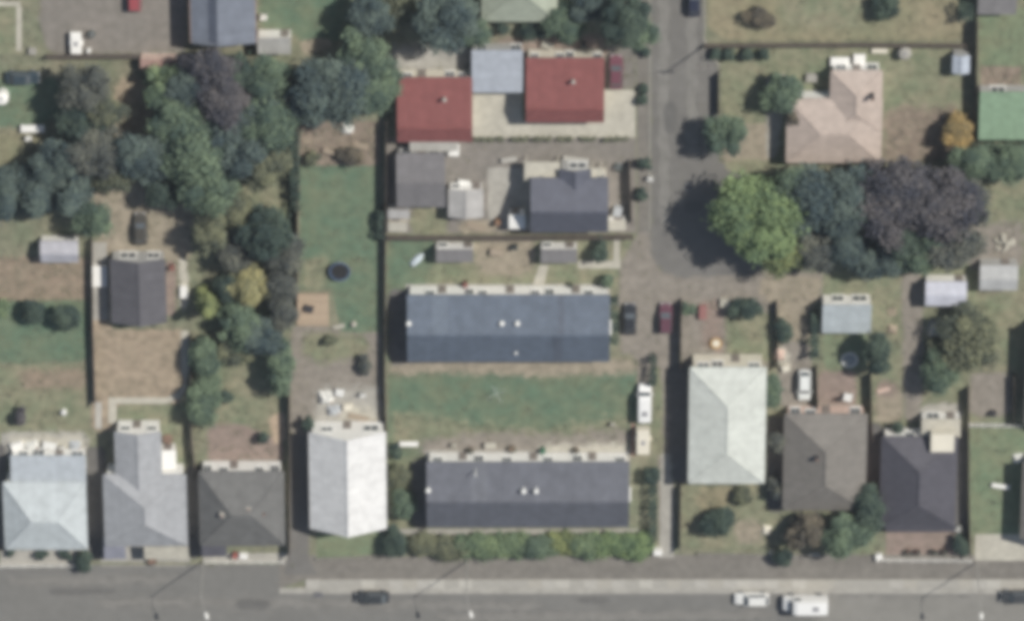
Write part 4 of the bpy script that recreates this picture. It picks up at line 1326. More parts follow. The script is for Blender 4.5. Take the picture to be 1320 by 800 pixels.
# shrubs
for a in (
    ('dark round shrub on the left lawn, left of the pair', 42, 401, 15, 2.5, 'dk'),
    ('dark round shrub on the left lawn, right of the pair', 86, 405, 16, 2.5, 'dk'),
    ('light green shrub at the left edge of the lawn', 2, 396, 10, 1.6, 'lt'),
    ('dark oval shrub on the top right tan lawn', 978, 24, 19, 1.7, 'brown', 11),
    ('dark round shrub at the top edge of the tan lawn', 1141, 8, 17, 2.3, 'dk', 15),
    ('dark shrub standing between shed and cream path end', 774, 322, 9, 2.4, 'dk', 14),
    ('small shrub at the right end of the middle flats', 783, 361, 6, 1.8, 'mid', 9),
    ('dark shrub below the sage roof, right one', 688, 38, 18, 1.8, 'dk', 9),
    ('small dark shrub below the sage roof, left one', 649, 36, 8, 1.5, 'dk', 8),
    ('dark grey shrub on the tan lawn of the sage-white house', 926, 668, 20, 2.3, 'dk', 18),
    ('small olive shrub beside the dark grey one', 958, 640, 11, 1.6, 'olive', 12),
    ('green shrub above the orange fire pit', 962, 394, 20, 2.2, 'dk', 12),
    ('small shrub on the path left of the cluttered yard', 886, 398, 8, 1.6, 'mid'),
    ('dark shrub in the drive above the white car', 1010, 425, 9, 2.0, 'dk', 15),
    ('green shrub left of the white parked car', 995, 500, 13, 2.0, 'mid', 22),
    ('green shrub in the gap beside the brown-grey house, lower', 1000, 628, 9, 2.2, 'grey', 14),
    ('dark shrub by the footpath corner of the brown-grey house', 1010, 716, 11, 2.0, 'dk', 12),
    ('dark shrub at the right end of the pink courtyard', 1238, 702, 9, 2.0, 'dk', 14),
    ('bright green shrub in the front bed, right end', 816, 702, 27, 1.2, 'brt', 15),
    ('bright green shrub in the front bed, second from the lane', 784, 698, 30, 1.4, 'brt', 19),
    ('bright green shrub with dark middle in the front bed', 754, 702, 26, 1.2, 'lt', 15),
    ('yellowish shrub in the front bed left of the bright ones', 726, 698, 24, 1.1, 'lime', 15),
    ('dark green shrub in the middle of the front bed', 694, 702, 22, 1.5, 'mid', 14),
    ('light green shrub in the front bed left of the dark green one', 658, 700, 29, 1.0, 'lt', 14),
    ('dull green shrub in the front bed, third from the left', 620, 702, 31, .9, 'lt', 13),
    ('olive shrub in the front bed, second from the left', 580, 703, 28, .9, 'olive', 12),
    ('brownish shrub in the front bed, left end', 546, 701, 20, 1.1, 'olive', 13),
    ('green shrub at the left end of the front flats, upper', 516, 610, 11, 2.0, 'olive', 18),
    ('green shrub at the left end of the front flats, middle', 520, 648, 13, 2.3, 'mid', 20),
    ('dark green shrub at the street corner of the front flats', 510, 696, 12, 2.4, 'dk', 20),
    ('small dark shrub at the rear left corner of the front flats', 510, 582, 7, 1.8, 'dk', 10),
    ('small dark shrub at the gate of the pale bluish roofed house', 108, 722, 9, 2.0, 'dk', 14),
    ('small roadside shrub by the cream courtyard, upper', 830, 114, 6, 1.2, 'dk'),
    ('small roadside shrub by the cream courtyard, lower', 829, 128, 7, 1.3, 'dk'),
    ('small roadside shrub beside the fence of the black roofed house', 832, 210, 7, 1.5, 'dk', 9),
    ('small roadside shrub at the bend of the lane', 827, 250, 7, 1.3, 'dk', 9),
    ('small roadside shrub below the green roadside tree', 830, 66, 7, 1.2, 'dk'),
    ('clipped shrub along the upper right fence, first', 922, 69, 6, 1.5, 'dk', 8),
    ('clipped shrub along the upper right fence, second', 940, 70, 6, 1.5, 'dk', 8),
    ('clipped shrub along the upper right fence, third', 963, 70, 6, 1.5, 'dk', 8),
    ('clipped shrub along the upper right fence, fourth', 986, 70, 6, 1.5, 'dk', 8),
    ('small olive shrub at the corner of the gravel drive', 1204, 444, 9, 1.8, 'olive', 10),
    ('green shrub between the gravel drive and spreading tree', 1202, 470, 11, 2.0, 'mid', 15),
    ('small dark shrub behind the plum roofed house', 1157, 552, 6, 2.0, 'dk', 10),
    ('brown shrub beside the red-brown garden bed', 450, 200, 16, 1.2, 'brown', 10),
    ('brown shrub in the left corner of the red-brown bed', 402, 204, 9, 1.4, 'olive', 9),
    ('dark shrub beside the white gabled house drive', 398, 545, 7, 2.2, 'dk', 11),
    ('dark shrub at the pink yard of the charcoal roofed house', 340, 562, 8, 1.8, 'dk', 8),
    ('small grey shrub behind the charcoal roofed house', 290, 510, 8, 1.5, 'dk', 10),
    ('small shrub in the tan drive of the white gabled house', 470, 470, 7, 1.5, 'grey', 14),
    ('olive shrub at the edge of the tan driveway', 425, 437, 10, 1.2, 'olive', 7),
    ('dark shrub by the lane hedge and white van', 840, 610, 8, 2.4, 'dk', 14),
    ('purple-grey shrub by the fence of the left yard', 27, 536, 5, 2.0, 'purple', 14),
    ('small green shrub in front of pale bluish house, left', 15, 712, 6, 1.0, 'dk', 5),
    ('small green shrub in front of pale bluish house, middle', 53, 713, 8, 1.1, 'dk', 6),
    ('small green shrub in front of pale bluish house, right', 84, 714, 8, 1.1, 'dk', 6),
):
    lb, cx, cy, r, h, col = a[:6]
    tree(lb, cx, cy, r, h, col, a[6] if len(a) > 6 else None, rzf=1.0, dens=1.1)

# hedges
for lb, cx, cy, rx, ry, h, col in (
    ('dark hedge at the right end of the middle flats', 792, 410, 4, 30, 1.4, 'dk'),
    ('dark hedge beside the lane above the white van', 842, 476, 4, 20, 1.6, 'dk'),
    ('dark hedge along the lane beside the front flats', 842, 658, 5, 40, 1.7, 'dk'),
    ('dark hedge on the right of the pale garage lawn drive', 1050, 430, 5, 36, 2.0, 'dk'),
    ('tall dark hedge along the left of the long narrow lawn', 380, 215, 6, 55, 2.3, 'dk'),
    ('dark hedge patch at the fence of the middle flats yard', 491, 285, 5, 18, 1.8, 'dk'),
    ('dark hedge left of the spreading green tree', 1228, 450, 6, 34, 2.2, 'dk'),
    ('low green hedge beside the green roof garage', 1292, 186, 30, 5, 1.6, 'mid'),
    ('dark hedge corner at the top of the tall dark fence', 1246, 12, 9, 12, 2.2, 'dk'),
):
    tree(lb, cx, cy, rx, h, col, ry, 'hedge')
for i, (x0, x1) in enumerate(((609, 627), (630, 649), (658, 680), (687, 709), (718, 738), (747, 769), (780, 808))):
    tree('clipped low hedge clump along the cream courtyard, number %s from the left' % ('one', 'two', 'three', 'four', 'five', 'six', 'seven')[i], (x0 + x1) / 2, 179, (x1 - x0) / 2, .7, 'olive', 3, 'hedge', group='hedge clumps along the courtyard')


def palm(label, cx, cy, r, h):
    p = G(cx, cy, h)
    root = thing('palm_tree', label, 'tree', (p.x, p.y, 0))
    part(root, 'trunk', MB().tube([(0, 0, 0), (.1, 0, h * .5), (0, 0, h)], [.28, .2, .16], 8), m_bark, local=True)
    rr = random.Random(5)
    V = []
    for i in range(46):
        a = rr.uniform(0, 6.283)
        L = r * M_PX * rr.uniform(.75, 1.1)
        up = rr.uniform(-.1, .9)
        prev = None
        side = Vector((-math.sin(a), math.cos(a), 0))
        for j in range(7):
            t = j / 6
            q = Vector((math.cos(a) * L * t, math.sin(a) * L * t, h + L * (up * t - .75 * t * t)))
            wd = .24 * math.sin(min(1, t * 1.1 + .12) * math.pi) + .03
            cur = (q - side * wd, q + side * wd)
            if prev:
                V.append([prev[0], prev[1], cur[1], cur[0]])
            prev = cur
    V = np.array([[list(x) for x in q] for q in V])
    me = fastmesh('crown', V, np.random.default_rng(1).uniform(.2, .8, len(V)))
    me.materials.append(leafmat('leaf_olive', LC['olive']))
    part(root, 'crown', me, None, local=True)


tree('rounded green tree on the lawn left of the pink-beige house', 1006, 118, 25, 4.0, 'mid')


# ------------------------------------------------------------------ vehicles
def paint(name, col):
    return mat('car_' + name, col, rough=0.3, var=0.03, fvar=0.0, spec=0.5)


def wheel(root, x, y, r):
    wdt = .2
    s = 1 if y > 0 else -1
    t = part(root, 'wheel', MB().tube([(x, y - wdt / 2, r), (x, y - wdt * .35, r), (x, y + wdt * .35, r), (x, y + wdt / 2, r)], [r * .88, r, r, r * .88], 14), m_black, local=True)
    part(t, 'rim', MB().tube([(x, y + s * wdt * .5, r), (x, y + s * (wdt * .5 + .015), r)], [r * .6, r * .55], 10), m_galv, local=True)


def vehicle(label, px, py, head, col, L=4.4, W=1.75, H=1.45, kind='car', name='parked_car', cat='car', group=None):
    """head: degrees, 0 = nose to the east"""
    p = G(px, py, H * .55)
    root = thing(name, label, cat, (p.x, p.y, 0), math.radians(head), group)
    pm = paint('%d_%d_%d' % tuple(int(x * 255) for x in col), col)
    hw = W / 2
    van = kind in ('van', 'truck')
    if van:
        st = [(-.5, .45, H * .90, .90), (-.49, .32, H * .97, .95), (-.2, .30, H, .97), (.18, .30, H, .97), (.27, .30, H * .93, .96), (.34, .30, H * .66, .95), (.42, .32, H * .55, .93), (.485, .35, H * .48, .86), (.5, .42, H * .40, .78)]
    else:
        st = [(-.5, .42, .74, .80), (-.485, .34, .84, .88), (-.40, .26, .92, .96), (-.2, .22, .94, 1), (.12, .22, .93, 1), (.25, .23, .88, .985), (.40, .26, .80, .95), (.475, .32, .70, .86), (.5, .40, .58, .76)]
    rings = []
    for fx, zb, zt, k in st:
        w_ = hw * k
        x = fx * L
        rings.append([(x, -w_ * .90, zb), (x, w_ * .90, zb), (x, w_ * 1.0, zb + (zt - zb) * .35), (x, w_ * .98, zb + (zt - zb) * .78), (x, w_ * .86, zt), (x, 0, zt + .02), (x, -w_ * .86, zt), (x, -w_ * .98, zb + (zt - zb) * .78), (x, -w_ * 1.0, zb + (zt - zb) * .35)])
    part(root, 'body', MB().loft(rings), pm, local=True, smooth=False)

    def quad(nm, q, m, t=.015):
        q = [Vector(v) for v in q]
        n = (q[1] - q[0]).cross(q[3] - q[0]).normalized()
        part(root, nm, MB().loft([[v - n * .02 for v in q], [v + n * t for v in q]]), m, local=True)
    if not van:
        hb = {'car': (-.40, -.26, .10, .24), 'hatch': (-.485, -.38, .08, .25), 'ute': (-.10, -.04, .14, .27)}[kind]
        xa, xb, xc, xd = (v * L for v in hb)
        zb_, w0, w1 = .88, hw * .87, hw * .70
        B = [(xa, -w0, zb_), (xd, -w0, zb_), (xd, w0, zb_), (xa, w0, zb_)]
        T = [(xb, -w1, H), (xc, -w1, H), (xc, w1, H), (xb, w1, H)]
        cab = part(root, 'cabin', MB().loft([B, T]), pm, local=True)

        def lerp(a, b, t):
            return Vector(a).lerp(Vector(b), t)

        def inset(a0, b0, b1, a1, u=.07, v0=.12, v1=.10):
            bl, br = lerp(a0, b0, u), lerp(a0, b0, 1 - u)
            tl, tr = lerp(a1, b1, u), lerp(a1, b1, 1 - u)
            return [lerp(bl, tl, v0), lerp(br, tr, v0), lerp(br, tr, 1 - v1), lerp(bl, tl, 1 - v1)]
        quad('windscreen', inset(B[1], B[2], T[2], T[1]), m_glass)
        quad('rear_window', inset(B[3], B[0], T[0], T[3]), m_glass)
        quad('side_window', inset(B[0], B[1], T[1], T[0], .09), m_glass)
        quad('side_window', inset(B[2], B[3], T[3], T[2], .09), m_glass)
        if kind == 'ute':
            part(root, 'tray', MB().box((-.47 * L, -hw * .8, .945), (-.12 * L, hw * .8, .975)), m_dark, local=True)
    else:
        zt = H * .93
        quad('windscreen', [(.338 * L + .02, -hw * .76, H * .68), (.338 * L + .02, hw * .76, H * .68), (.275 * L + .02, hw * .74, H * .92), (.275 * L + .02, -hw * .74, H * .92)], m_glass, .05)
        for s in (-1, 1):
            q = [(.10 * L, s * hw * .985, H * .60), (.29 * L, s * hw * .985, H * .60), (.25 * L, s * hw * .95, H * .84), (.10 * L, s * hw * .95, H * .84)]
            quad('side_window', q if s < 0 else q[::-1], m_glass, .02)
        quad('roof_hatch', [(-.30 * L, -.35, H + .01), (-.16 * L, -.35, H + .01), (-.16 * L, .35, H + .01), (-.30 * L, .35, H + .01)], m_trimg, .04)
    r = .31 if not van else .36
    for x in (-.31 * L, .31 * L):
        for y in (-hw + .09, hw - .09):
            wheel(root, x, y, r)
    for s in (-1, 1):
        y = s * hw * .58
        part(root, 'headlight', MB().box((.478 * L, y - .16, .52), (.497 * L, y + .16, .66)), m_trim, local=True)
        part(root, 'taillight', MB().box((-.503 * L, y - .13, .58), (-.485 * L, y + .13, .74)), m_doorr, local=True)
        ym = s * (hw + .07)
        xm = .17 * L if not van else .27 * L
        part(root, 'mirror', MB().box((xm - .05, ym - .09, .92 if not van else H * .6), (xm + .06, ym + .09, 1.06 if not van else H * .6 + .25)), pm, local=True)
    for x0, x1 in ((.485, .512), (-.512, -.485)):
        part(root, 'bumper', MB().box((x0 * L, -hw * .82, .30), (x1 * L, hw * .82, .48)), m_trimg, local=True)
    return root


DKC = (.035, .038, .045)
vehicle('dark charcoal car parked on the main road', 480, 770, 180, (.045, .05, .055), 4.5)
vehicle('white car parked in front of the white camper van', 969, 772, 180, (.72, .72, .70), 4.6, kind='hatch')
vehicle('large white camper van parked on the main road', 1038, 779, 180, (.80, .80, .79), 5.9, 2.2, 2.6, kind='van', name='camper_van', cat='van')
vehicle('dark grey car on the main road at the right edge', 1311, 769, 180, (.06, .065, .07), 4.4)
vehicle('maroon car on the lane beside the paling fence', 858, 411, 90, (.13, .06, .08), 4.3, kind='hatch')
vehicle('black car parked at the right end of the middle flats', 812, 412, 90, DKC, 4.4)
vehicle('maroon car parked under trees beside the red roofed house', 794, 94, 90, (.16, .065, .085), 4.7, 1.8)
vehicle('white van parked on the lane beside the lawn of the flats', 831, 519, 90, (.80, .80, .79), 5.0, 1.85, 2.0, kind='van', name='white_van', cat='van')
vehicle('white car parked behind the brown-grey roofed house', 1037, 497, 270, (.75, .77, .75), 4.4, kind='hatch')
vehicle('dark brown car on the tan drive above the dark garage', 181, 296, 90, (.075, .07, .06), 4.5)
vehicle('dark blue-green car on the lawn at the left edge', 29, 101, 0, (.045, .065, .08), 4.3)
vehicle('red car in the car park at the top edge', 173, -4, 90, (.32, .08, .09), 4.3, kind='hatch')
vehicle('navy car on the side road at the top edge', 895, 2, 90, (.03, .035, .06), 4.3)


def trailer(label, px, py, L, W, H, m, name='box_trailer', tow=1):
    p = G(px, py, H * .6)
    root = thing(name, label, 'trailer', (p.x, p.y, 0))
    hl, hw = L / 2, W / 2
    rings = []
    for z, k in ((.38, .97), (.5, 1), (H * .9, 1), (H, .94)):
        rings.append([(-hw * k, -hl * k, z), (hw * k, -hl * k, z), (hw * k, hl * k, z), (-hw * k, hl * k, z)])
    part(root, 'body', MB().loft(rings), m, local=True)
    for s in (-1, 1):
        w_ = part(root, 'wheel', MB().tube([(s * (hw + .02) - .09, 0, .3), (s * (hw + .02) + .09, 0, .3)], [.3, .3], 12), m_black, local=True)
        part(root, 'mudguard', MB().box((s * (hw + .08) - .12, -.4, .64), (s * (hw + .08) + .12, .4, .68)), m, local=True)
    part(root, 'drawbar', MB().bar((0, tow * hl * .9, .42), (0, tow * (hl + .9), .42), .08), m_galv, local=True)
    part(root, 'hatch', MB().box((-.25, -.3, H), (.25, .3, H + .05)), m_trimg, local=True)
    return root


trailer('cream caravan trailer behind the white van on the lane', 829, 567, 3.6, 1.7, 1.9, m_cream, 'caravan')
trailer('white box trailer at the lower edge of the car park', 98, 55, 2.9, 1.4, 1.1, m_white, tow=-1)


# ------------------------------------------------------------------ street furniture
def lamp_pole(label, bx, by, hx, hy, h=9.2):
    b_ = G(bx, by)
    e_ = G(hx, hy, h)
    root = thing('street_lamp', label, 'street lamp', b_, group='street lamps of the main road')
    part(root, 'pole', MB().tube([b_, (b_.x, b_.y, h * .5), (b_.x, b_.y, h)], [.11, .085, .06], 10), m_pole)
    top = Vector((b_.x, b_.y, h - .3))
    part(root, 'arm', MB().tube([top, top.lerp(e_, .4) + Vector((0, 0, .25)), e_], [.035, .03, .025], 8), m_pole)
    d = (e_ - top)
    d.z = 0
    d.normalize()
    lh = part(root, 'lamp_head', MB().loft([[(e_ + d * t + Vector((x * k, 0, z))) for x, z in ((-.2, 0), (.2, 0), (.14, .16), (-.14, .16))] for t, k in ((-.4, .6), (-.1, 1.1), (.4, 1.1), (.6, .6))]), m_white)
    part(lh, 'lens', MB().box((e_.x - .12, e_.y - .3, e_.z - .05), (e_.x + .12, e_.y + .3, e_.z - .003)), m_glass)
    return root


lamp_pole('street lamp in front of the gap beside the charcoal roofed house', 262, 722, 266, 792)
lamp_pole('street lamp in front of the front flats', 602, 722, 607, 790)
lamp_pole('street lamp near the right edge of the road', 1258, 724, 1265, 792)


def power_pole(label, bx, by, h=8.5):
    b_ = G(bx, by)
    root = thing('power_pole', label, 'pole', b_)
    part(root, 'pole', MB().tube([b_, (b_.x, b_.y, h)], [.12, .08], 10), m_pole)
    part(root, 'crossarm', MB().box((b_.x - 1.0, b_.y - .06, h - .6), (b_.x + 1.0, b_.y + .06, h - .46)), m_timber)
    for x in (-.85, -.3, .3, .85):
        part(root, 'insulator', MB().tube([(b_.x + x, b_.y, h - .46), (b_.x + x, b_.y, h - .28)], [.05, .035], 6), m_white)


power_pole('power pole at the corner of the upper right fence', 906, 60, 6.5)


def simple(name, label, cat, px, py, z, build, group=None, rz=0.0):
    p = G(px, py, z)
    root = thing(name, label, cat, (p.x, p.y, 0), rz, group)
    build(root)
    return root


def trampoline(r):
    def f(root):
        n = 20
        ring = [(math.cos(i * 6.2832 / n) * r, math.sin(i * 6.2832 / n) * r, .75) for i in range(n)]
        fm = MB()
        for i in range(n):
            fm.bar(ring[i], ring[(i + 1) % n], .06)
        part(root, 'frame', fm, m_galv, local=True)
        pd = MB()
        for i in range(n):
            a, b = Vector(ring[i]), Vector(ring[(i + 1) % n])
            s = Vector((.84, .84, 1))
            q = [a + Vector((0, 0, .04)), b + Vector((0, 0, .04)), Vector((b.x * .84, b.y * .84, .78)), Vector((a.x * .84, a.y * .84, .78))]
            pd.loft([[v - Vector((0, 0, .02)) for v in q], q])
        part(root, 'pad', pd, mat('tramp_pad', (.05, .085, .16)), local=True)
        part(root, 'mat', MB().tube([(0, 0, .745), (0, 0, .755)], [r * .85, r * .85], 20), m_black, local=True)
        for i in range(0, n, 5):
            part(root, 'leg', MB().tube([(ring[i][0], ring[i][1], .75), (ring[i][0] * 1.05, ring[i][1] * 1.05, 0)], [.03, .03], 6), m_galv, local=True)
    return f


simple('trampoline', 'round navy trampoline on the long narrow lawn', 'trampoline', 438, 350, .75, trampoline(1.35))


def chair(m, s=1.0):
    def f(root):
        part(root, 'seat', MB().box((-.25 * s, -.25 * s, .40 * s), (.25 * s, .25 * s, .45 * s)), m, local=True)
        part(root, 'backrest', MB().box((-.25 * s, .22 * s, .45 * s), (.25 * s, .27 * s, .9 * s)), m, local=True)
        for x in (-.22, .22):
            for y in (-.22, .22):
                part(root, 'leg', MB().box(((x - .025) * s, (y - .025) * s, 0), ((x + .025) * s, (y + .025) * s, .4 * s)), m, local=True)
            part(root, 'armrest', MB().box(((x * 1.15 - .03) * s, -.22 * s, .62 * s), ((x * 1.15 + .03) * s, .22 * s, .66 * s)), m, local=True)
    return f


def table(m, L, W, h=.73):
    def f(root):
        part(root, 'tabletop', MB().box((-L / 2, -W / 2, h - .05), (L / 2, W / 2, h)), m, local=True)
        for x in (-L / 2 + .1, L / 2 - .1):
            for y in (-W / 2 + .1, W / 2 - .1):
                part(root, 'leg', MB().box((x - .03, y - .03, 0), (x + .03, y + .03, h - .05)), m, local=True)
    return f


def bin_(col):
    def f(root):
        m = mat('bin_%d' % int(col[1] * 100), col, rough=.5)
        part(root, 'body', MB().loft([[(x * k, y * k, z) for x, y in ((-.24, -.26), (.24, -.26), (.24, .26), (-.24, .26))] for z, k in ((.06, .85), (.95, 1.15))]), m, local=True)
        part(root, 'lid', MB().box((-.3, -.33, .955), (.3, .33, 1.02)), m, local=True)
        for s in (-1, 1):
            part(root, 'wheel', MB().tube([(s * .26 - .03, .24, .1), (s * .26 + .03, .24, .1)], [.1, .1], 8), m_black, local=True)
    return f


def planter(m, r=.3, col='mid'):
    def f(root):
        part(root, 'pot', MB().tube([(0, 0, 0), (0, 0, .4)], [r * .75, r], 12), m, local=True)
        rng = np.random.default_rng(int(abs(root.location.x * 100)))
        n = 90
        d = rng.normal(0, 1, (n, 3))
        d /= np.linalg.norm(d, axis=1)[:, None]
        d[:, 2] = abs(d[:, 2])
        V, t = leaves(rng, d * r * 1.1 + [0, 0, .42], d, .12, np.full(n, .5))
        me = fastmesh('plant', V, t)
        me.materials.append(leafmat('leaf_' + col, LC[col]))
        part(root, 'plant', me, None, local=True)
    return f


def tank(r, h, m):
    def f(root):
        part(root, 'tank_body', MB().tube([(0, 0, 0), (0, 0, h * .85), (0, 0, h), (0, 0, h * 1.05)], [r, r, r * .75, r * .2], 16), m, local=True)
        part(root, 'lid', MB().tube([(0, r * .2, h), (0, r * .2, h * 1.09)], [r * .22, r * .2], 10), m_trimg, local=True)
        part(root, 'outlet', MB().tube([(0, -r, .15), (0, -r - .12, .15)], [.04, .04], 6), m_dark, local=True)
    return f


def box_(sx, sy, h, m, lidm=None):
    def f(root):
        part(root, 'body', MB().loft([[(-sx / 2, -sy / 2, 0), (sx / 2, -sy / 2, 0), (sx / 2, sy / 2, 0), (-sx / 2, sy / 2, 0)], [(-sx / 2, -sy / 2, h), (sx / 2, -sy / 2, h), (sx / 2, sy / 2, h), (-sx / 2, sy / 2, h)]]), m, local=True)
        part(root, 'lid', MB().slab([(-sx / 2 - .04, -sy / 2 - .04, h + .06), (sx / 2 + .04, -sy / 2 - .04, h + .06), (sx / 2 + .04, sy / 2 + .04, h + .1), (-sx / 2 - .04, sy / 2 + .04, h + .1)], [(0, 1, 2, 3)], .055), lidm or m, local=True)
        part(root, 'handle', MB().box((-.12, -sy / 2 - .07, h * .7), (.12, -sy / 2 - .005, h * .76)), m_dark, local=True)
    return f


def clothesline(root):
    part(root, 'pole', MB().tube([(0, 0, 0), (0, 0, 2.0)], [.035, .03], 8), m_galv, local=True)
    for i in range(4):
        a = i * math.pi / 2 + .5
        e_ = Vector((math.cos(a) * 1.4, math.sin(a) * 1.4, 2.05))
        part(root, 'arm', MB().tube([(0, 0, 1.75), e_], [.02, .016], 6), m_trim, local=True)
        for k in (.45, .72, 1.0):
            b = a + math.pi / 2
            f_ = Vector((math.cos(b) * 1.4, math.sin(b) * 1.4, 2.05))
            o = Vector((0, 0, 1.75))
            part(root, 'line', MB().tube([o.lerp(e_, k), o.lerp(f_, k)], [.003, .003], 4), m_galv, local=True)


simple('clothesline', 'rotary clothesline on the lawn between the two blocks of flats', 'clothesline', 640, 508, 2.0, clothesline)


def dinghy(root):
    m = mat('dinghy_paint', (.60, .68, .74), rough=.4)
    rings = []
    for t in range(9):
        u = t / 8 * 2 - 1
        wd = .52 * max(.04, (1 - abs(u) ** 2.4)) if u > 0 else .52 * (1 - .3 * u * u)
        hh = .42 * (1 - .25 * u * u)
        rings.append([(u * 1.15, -wd, .03), (u * 1.15, -wd * .8, hh * .65), (u * 1.15, -wd * .2, hh), (u * 1.15, wd * .2, hh), (u * 1.15, wd * .8, hh * .65), (u * 1.15, wd, .03)])
    part(root, 'hull', MB().loft(rings), m, local=True, smooth=True)
    part(root, 'keel', MB().bar((-1.0, 0, .40), (.9, 0, .40), .05, .06), m_trim, local=True)


simple('dinghy', 'pale blue dinghy upturned on the grass by the garden shed', 'boat', 538, 335, .3, dinghy, rz=math.radians(48))
simple('garden_table', 'white garden table by the dark trees at the left', 'table', 42, 166, .7, table(m_white, 3.0, 1.0))
simple('garden_chair', 'white garden chair below the white garden table', 'chair', 37, 178, .5, chair(m_white, 1.4))
simple('water_tank', 'white water tank cut by the left edge', 'water tank', 2, 126, 1.0, tank(.9, 1.6, m_white))
simple('garden_chair', 'white garden chair on the lawn above the bright white shed', 'chair', 340, 22, .5, chair(m_white, 1.5))
simple('storage_box', 'white storage box on the pale strip left of the garage', 'box', 128, 356, .5, box_(1.9, 2.9, .5, m_white))
simple('garden_table', 'white table on the terrace above the pink-beige house, wide one', 'table', 1083, 80, .7, table(m_white, 2.4, 1.3))
simple('garden_table', 'white table on the terrace above the pink-beige house, narrow one', 'table', 1108, 78, .7, table(m_white, 1.5, 1.7))
simple('water_tank', 'round pale grey water tank by the upper right fence', 'water tank', 1166, 68, .9, tank(.85, 1.5, m_conc2))
simple('garden_bench', 'cream bench by the upper right fence near the water tank', 'bench', 1134, 66, .5, table(m_cream, 2.0, .6, .5))
simple('storage_box', 'pale grey box beside the white terrace tables', 'box', 1046, 100, .4, box_(1.3, 1.0, .6, m_conc2))
simple('white_bench', 'white bench at the rear corner of the front flats', 'bench', 527, 572, .5, table(m_white, 2.4, .7, .5))
simple('letterbox', 'white letterbox on the corner of the lane and the footpath', 'letterbox', 848, 712, .9, box_(1.0, .7, .9, m_white))
simple('fire_pit', 'orange rimmed fire pit in the cluttered yard', 'fire pit', 923, 442, .3, lambda root: (
    part(root, 'bowl', MB().tube([(0, 0, 0), (0, 0, .35), (0, 0, .42)], [.45, .75, .8], 14), mat('rust', (.42, .27, .12)), local=True),
    part(root, 'ash', MB().tube([(0, 0, .43), (0, 0, .46)], [.5, .4], 12), m_cream, local=True)))
simple('storage_box', 'red box in the cluttered yard behind the sage-white house', 'box', 906, 402, .4, box_(.9, 1.8, .6, mat('faded_red', (.30, .15, .14))))
simple('storage_box', 'white box in the cluttered yard behind the sage-white house', 'box', 935, 390, .4, box_(1.3, 1.1, .5, m_conc3))
simple('manhole_cover', 'dark round manhole cover on the side road', 'manhole', 887, 241, .02, lambda root: (
    part(root, 'cover', MB().tube([(0, 0, .0), (0, 0, .035)], [.42, .42], 16), m_dark, local=True), part(root, 'ring', MB().tube([(0, 0, .0), (0, 0, .028)], [.52, .52], 16), m_trimg, local=True)))
simple('drain_grate', 'dark drain grate in the gutter beside the charcoal car', 'drain', 410, 766, .02, lambda root: (
    part(root, 'frame', MB().box((-.6, -.4, .0), (.6, .4, .04)), m_dark, local=True), [part(root, 'bar', MB().box((-.5 + i * .2, -.35, .04), (-.42 + i * .2, .35, .06)), m_trimg, local=True) for i in range(6)]))
for i, x in enumerate((1170, 1182, 1203, 1216)):
    simple('flower_pot', 'dark red planted pot in the pink courtyard, %s from the left' % ('first', 'second', 'third', 'fourth')[i], 'plant pot', x, 711, .4, planter(m_doorr, .42, 'dk'), group='pots along the pink courtyard')

# ------------------------------------------------------------------ clutter of the yards
def heap(sx, sy, h, m):
    """a lumpy pile under a sheet"""
    def f(root):
        rr = random.Random(int(abs(root.location.x * 37 + root.location.y * 91)))
        n, k = 9, 9
        V = {}
        mb = MB()
        for i in range(n):
            for j in range(k):
                u, v = i / (n - 1) * 2 - 1, j / (k - 1) * 2 - 1
                e = max(0, 1 - max(abs(u), abs(v)) ** 3)
                mb.v.append(Vector((u * sx / 2 * (1 + rr.uniform(-.06, .06)), v * sy / 2 * (1 + rr.uniform(-.06, .06)), .02 + h * e * rr.uniform(.7, 1.1))))
        for i in range(n - 1):
            for j in range(k - 1):
                mb.f.append((i * k + j, (i + 1) * k + j, (i + 1) * k + j + 1, i * k + j + 1))
        part(root, 'cover', mb, m, local=True)
        part(root, 'weight', MB().box((sx * .3, -sy * .35, h * .2), (sx * .3 + .25, -sy * .35 + .2, h * .75)), m_brick, local=True)
    return f


def pallet(m):
    def f(root):
        for i in range(7):
            part(root, 'slat', MB().box((-.6, -.5 + i * .155, .12), (.6, -.5 + i * .155 + .1, .145)), m, local=True)
        for y in (-.5, -.06, .4):
            part(root, 'bearer', MB().box((-.58, y, 0), (.58, y + .09, .118)), m, local=True)
    return f


def stack(m, L=2.4, n=4):
    def f(root):
        rr = random.Random(int(abs(root.location.x * 53)))
        for k in range(3):
            for i in range(n):
                part(root, 'plank', MB().box((-L / 2 + rr.uniform(-.15, .15), -.4 + i * .2, .02 + k * .06), (L / 2 + rr.uniform(-.15, .15), -.4 + i * .2 + .17, .07 + k * .06)), m, local=True)
    return f


def rubble(r, n, m):
    def f(root):
        rr = random.Random(9)
        for i in range(n):
            a, d = rr.uniform(0, 6.283), r * math.sqrt(rr.random())
            s = rr.uniform(.14, .36)
            x, y, z = math.cos(a) * d, math.sin(a) * d, max(0, (1 - d / r)) * .4
            rings = []
            for zz, kk in ((0, .7), (s * .5, 1.0), (s * .95, .55)):
                rings.append([(x + math.cos(t * 1.0472 + a) * s * kk * rr.uniform(.8, 1.2), y + math.sin(t * 1.0472 + a) * s * kk * rr.uniform(.8, 1.2), z + zz) for t in range(6)])
            part(root, 'stone', MB().loft(rings), m, local=True)
    return f


